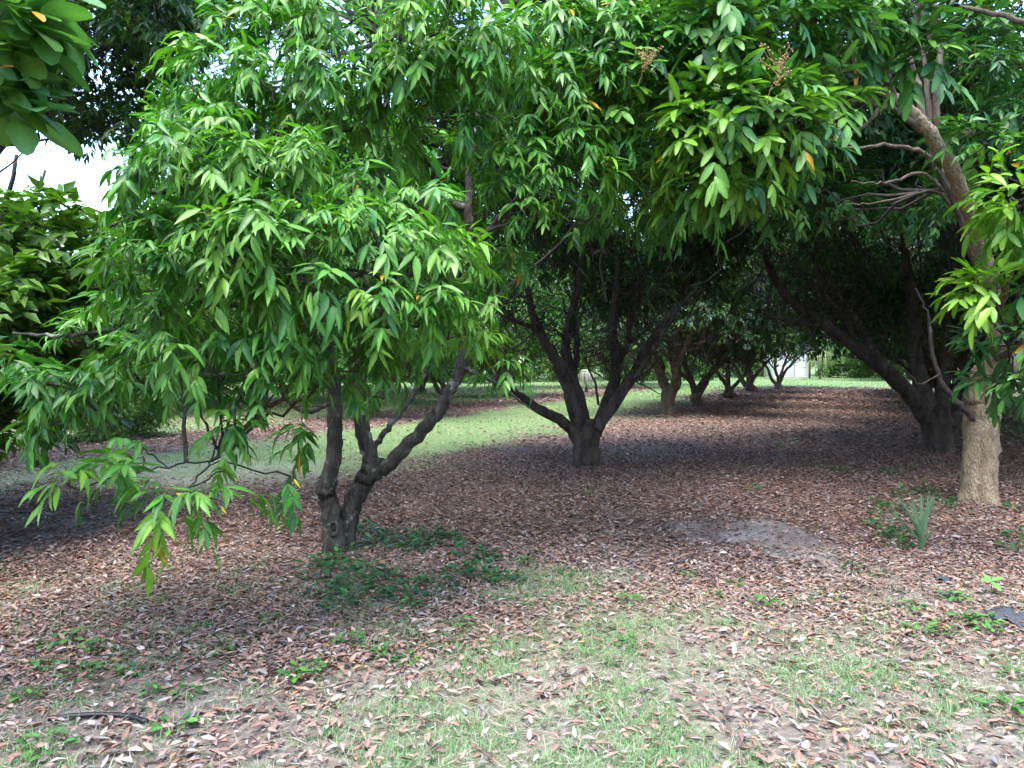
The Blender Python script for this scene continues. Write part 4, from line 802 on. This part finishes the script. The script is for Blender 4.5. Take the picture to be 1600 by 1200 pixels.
single_leaves(o, 'leaf', 'big', BIG_T, *[np.array(v) for v in ([[x, y, .1 + o.location.z]] * 4, norm(np.array([(.8, -.3, .3), (-.8, -.2, .2), (.2, -.8, -.3), (-.3, .6, .5)])), norm(np.array([(-.3, -.3, 1), (.2, -.4, 1), (0, -.5, .8), (0, -.6, .6)])), [.08, .08, .09, .06], [1, 1, 1, 1], [(.12, .27, .07)] * 4)], M_leaf1)

# strap-leaved plant by the tan trunk
x, y = ground_at(1444, 865); o = empty('strap_leaf_plant', (x, y, float(gz(x, y)))); tag(o, 'upright strap-leaved plant with pleated grey-green blades before the tan trunk', 'plant')
M_strap = plain_mat('strap_leaf', (.09, .17, .085), .5, .2, 12)
for k, (dx, dy, h, w) in enumerate([(-.30, .02, .55, .014), (-.22, -.05, .52, .016), (-.10, .05, .53, .018), (-.03, -.02, .56, .02), (.04, .04, .52, .018), (.10, -.03, .54, .024), (.15, .02, .50, .022), (-.14, .08, .42, .014), (.07, .10, .40, .014), (.10, -.08, .26, .016), (-.06, -.08, .34, .016), (-.36, .06, .40, .01), (-.26, .04, .48, .008), (.19, .05, .47, .008), (-.16, -.02, .57, .009), (.02, -.06, .5, .01), (.13, .05, .57, .009)]):
    g = Geo(); V = []; sd_ = norm(np.array([1.0, .25 * math.sin(k * 2.1), 0])) * w * .72; t_ = np.linspace(0, 1, 7)
    for t in t_:
        p = np.array([dx * t ** 1.7 * .75, dy * t, h * (t - .10 * t ** 3)]); ww = sd_ * (.35 + 1.5 * t * (1 - t) * 2 * .9) * (1 if t < 1 else .15)
        V += [p - ww, p + np.array([0, -.006, 0]), p + ww]
    Q = [(3 * i + j, 3 * i + j + 1, 3 * i + j + 4, 3 * i + j + 3) for i in range(6) for j in (0, 1)]
    g.add(V, Q); link('leaf', g.mesh('leaf'), M_strap, o)

# ------------------------------------------------------------------ fruit, flowers and old leaves on the near trees
def ball(g, c, r, seed=0, sq=1.15):
    t = (1 + 5 ** .5) / 2; v = norm(np.array([(-1, t, 0), (1, t, 0), (-1, -t, 0), (1, -t, 0), (0, -1, t), (0, 1, t), (0, -1, -t), (0, 1, -t), (t, 0, -1), (t, 0, 1), (-t, 0, -1), (-t, 0, 1)], float))
    f = [(0, 11, 5), (0, 5, 1), (0, 1, 7), (0, 7, 10), (0, 10, 11), (1, 5, 9), (5, 11, 4), (11, 10, 2), (10, 7, 6), (7, 1, 8), (3, 9, 4), (3, 4, 2), (3, 2, 6), (3, 6, 8), (3, 8, 9), (4, 9, 5), (2, 4, 11), (6, 2, 10), (8, 6, 7), (9, 8, 1)]
    g.add(np.asarray(c) + v * r * np.array([1, 1, sq]), None, f)
M_fruit = plain_mat('green_fruit', (.22, .32, .09), .5, .15, 60); M_flower = plain_mat('flower', (.27, .17, .07), .8, .3, 60)
off = np.array(t1.location)
for (px, py) in [(608, 35), (614, 40), (603, 41), (612, 8), (645, 68), (652, 62), (658, 70), (640, 62), (634, 70), (655, 58), (647, 58), (657, 90), (296, 192), (465, 318)]:
    c = at(px + rng.normal() * 2, py, 4.66); g = Geo(); ball(g, (0, 0, 0), .016); o = link('fruit', g.mesh('fruit'), M_fruit, t1, c - off)
    g = Geo(); tube(g, [(0, 0, .015), (.004, .03, .06), (0, .09, .10)], [.002, .002, .002], 4, 3); link('stalk', g.mesh('stalk'), M_twig, o)
off = np.array(r1.location)
for (px, py, s, Y) in [(1217, 108, 1.0, 4.6), (1010, 92, .6, 4.75)]:
    b0 = at(px, py + 35 * s, Y); g = Geo(); tp = []
    for k in range(13):
        a = rng.random() * 6.28; h = rng.uniform(.08, .28) * s; e = b0 + np.array([math.cos(a) * .13 * s * rng.uniform(.4, 1.2), math.sin(a) * .10 * s, h]); mid = b0 + np.array([0, 0, h * .5])
        twigs(g, np.array([mid]), np.array([e]), .0025, .0015, 3, .05, .02)
        for q_ in range(7): ball(g, mid + (e - mid) * rng.uniform(.35, 1.05) + rng.normal(size=3) * .009, rng.uniform(.004, .007))
    twigs(g, np.array([b0 + [-.03, .12, -.03]]), np.array([b0 + [.01, 0, .24 * s]]), .003, .0015, 4, .05, .03)
    link('flower_panicle', g.mesh('flower_panicle', off), M_flower, r1)
def old_leaf(root, key, tmpl, px, py, Y, D, N, s, c, lab):
    o = single_leaves(root, 'leaf', key, tmpl, *[np.array(v, float) for v in ([at(px, py, Y)], norm(np.array([D], float)), norm(np.array([N], float)), [s], [1.0], [c])], M_leaf1)[0]; o['label'] = lab
old_leaf(r1, 'oval', LONGAN_T, 1336, 110, 5.7, (.05, -.1, -1), (.1, -1, .1), .13, (.62, .26, .02), 'orange hanging leaf')
old_leaf(l1, 'big', BIG_T, -12, 108, 2.6, (1, -.3, .1), (.1, -.5, 1), .085, (.30, .11, .02), 'orange-brown old leaf')
old_leaf(l1, 'big', BIG_T, 52, 18, 2.6, (.7, -.3, -.6), (.8, -.6, .6), .065, (.42, .2, .02), 'yellow-orange old leaf')
old_leaf(t1, 'lance', NEAR_T, 459, 748, 4.1, (.6, -.2, -.7), (.3, -1, .3), .062, (.55, .45, .03), 'yellow leaf in the low spray')
old_leaf(t1, 'lance', NEAR_T, 275, 770, 3.4, (.8, -.2, -.3), (.1, -1, .5), .062, (.55, .45, .03), 'yellow leaf in the low spray')
old_leaf(t1, 'lance', NEAR_T, 345, 790, 3.5, (.5, -.2, -.6), (.1, -1, .5), .05, (.55, .45, .03), 'yellow leaf in the low spray')
# knot on the near trunk
tr = [c for c in t1.children if c.name.startswith('trunk')][0]
kc = at(524, 822, 6.32) + np.array([.0, -.10, 0]) - np.array(t1.location); g = Geo(); a = np.linspace(0, 6.283, 15)
tube(g, [kc + np.array([math.cos(t) * .04, .012 + .01 * math.sin(2 * t), math.sin(t) * .05]) for t in a], [.016 + .004 * math.sin(3 * t) for t in a], 7, 2, .1, cap=False)
ko = link('knot_ring', g.mesh('knot_ring'), M_bark, t1); ko.parent = tr
g = Geo(); ball(g, kc + np.array([.006, .018, 0]), .026, sq=1.2); ko = link('knot_hole', g.mesh('knot_hole'), plain_mat('knot_dark', (.02, .017, .014), .95), t1); ko.parent = tr

# ------------------------------------------------------------------ irrigation pipe, weed-barrier scraps, sticks
M_black = plain_mat('black_plastic', (.012, .012, .014), .45, .3, 40, .4); M_fab = plain_mat('weed_fabric', (.05, .055, .065), .8, .3, 50)
def ground_line(name, pts, r, mat, label, cat, h=.01, sides=8):
    P = [(*ground_at(px, py), 0) for px, py in pts]; P = [np.array((x, y, float(gz(x, y)) + h)) for x, y, _ in P]; g = Geo(); c = np.mean(P, axis=0); c[2] = 0
    tube(g, P, [r] * len(P) if np.isscalar(r) else r, sides, 5, .02); tag(link(name, g.mesh(name, c), mat, None, c), label, cat)
ground_line('irrigation_pipe', [(66, 1142), (110, 1137), (150, 1133), (190, 1133), (222, 1141)], .012, M_black, 'short black irrigation pipe lying on the ground at the lower left', 'pipe', .02)
ground_line('irrigation_pipe', [(-30, 803), (20, 805), (60, 806), (85, 812)], .012, M_black, 'black pipe end on dark soil at the left border', 'pipe', .02)
ground_line('dead_stick', [(690, 798), (700, 806), (712, 816)], [.006, .008, .004], M_barkmid, 'thin grey stick in the litter behind the weed patch', 'stick', .07, 6)
ground_line('dead_stick', [(728, 925), (742, 922), (752, 912)], [.006, .007, .003], M_barktan, 'short tan twig in the litter by the bluish weeds', 'stick', .03, 6)
for (px, py, rx, ry, lab) in [(1592, 967, .15, .14, 'dark scrap of weed-barrier fabric at the right border'), (1478, 912, .05, .06, 'small black fabric scrap on bare soil at the right'), (1490, 936, .07, .03, 'narrow black fabric strip beside the lime weeds')]:
    x, y = ground_at(px, py); n = 26; g = Geo(); V = [(0, 0, .03)]; nn = rng.uniform(.75, 1.15, n)
    for ring in (.55, 1.0):
        for k in range(n): t = k / n * 6.283; xx = math.cos(t) * rx * nn[k] * ring; yy = math.sin(t) * ry * nn[k] * ring; V.append((xx, yy, float(gz(x + xx, y + yy) - gz(x, y)) + .024 + .012 * math.sin(5 * t + ring)))
    g.add(V, [(1 + k, 1 + (k + 1) % n, 1 + n + (k + 1) % n, 1 + n + k) for k in range(n)], [(0, 1 + (k + 1) % n, 1 + k) for k in range(n)][::-1])
    o = link('fabric_scrap', g.mesh('fabric_scrap'), M_fab, None, (x, y, float(gz(x, y)))); tag(o, lab, 'fabric scrap')
    so = o.modifiers.new('thickness', 'SOLIDIFY'); so.thickness = .003
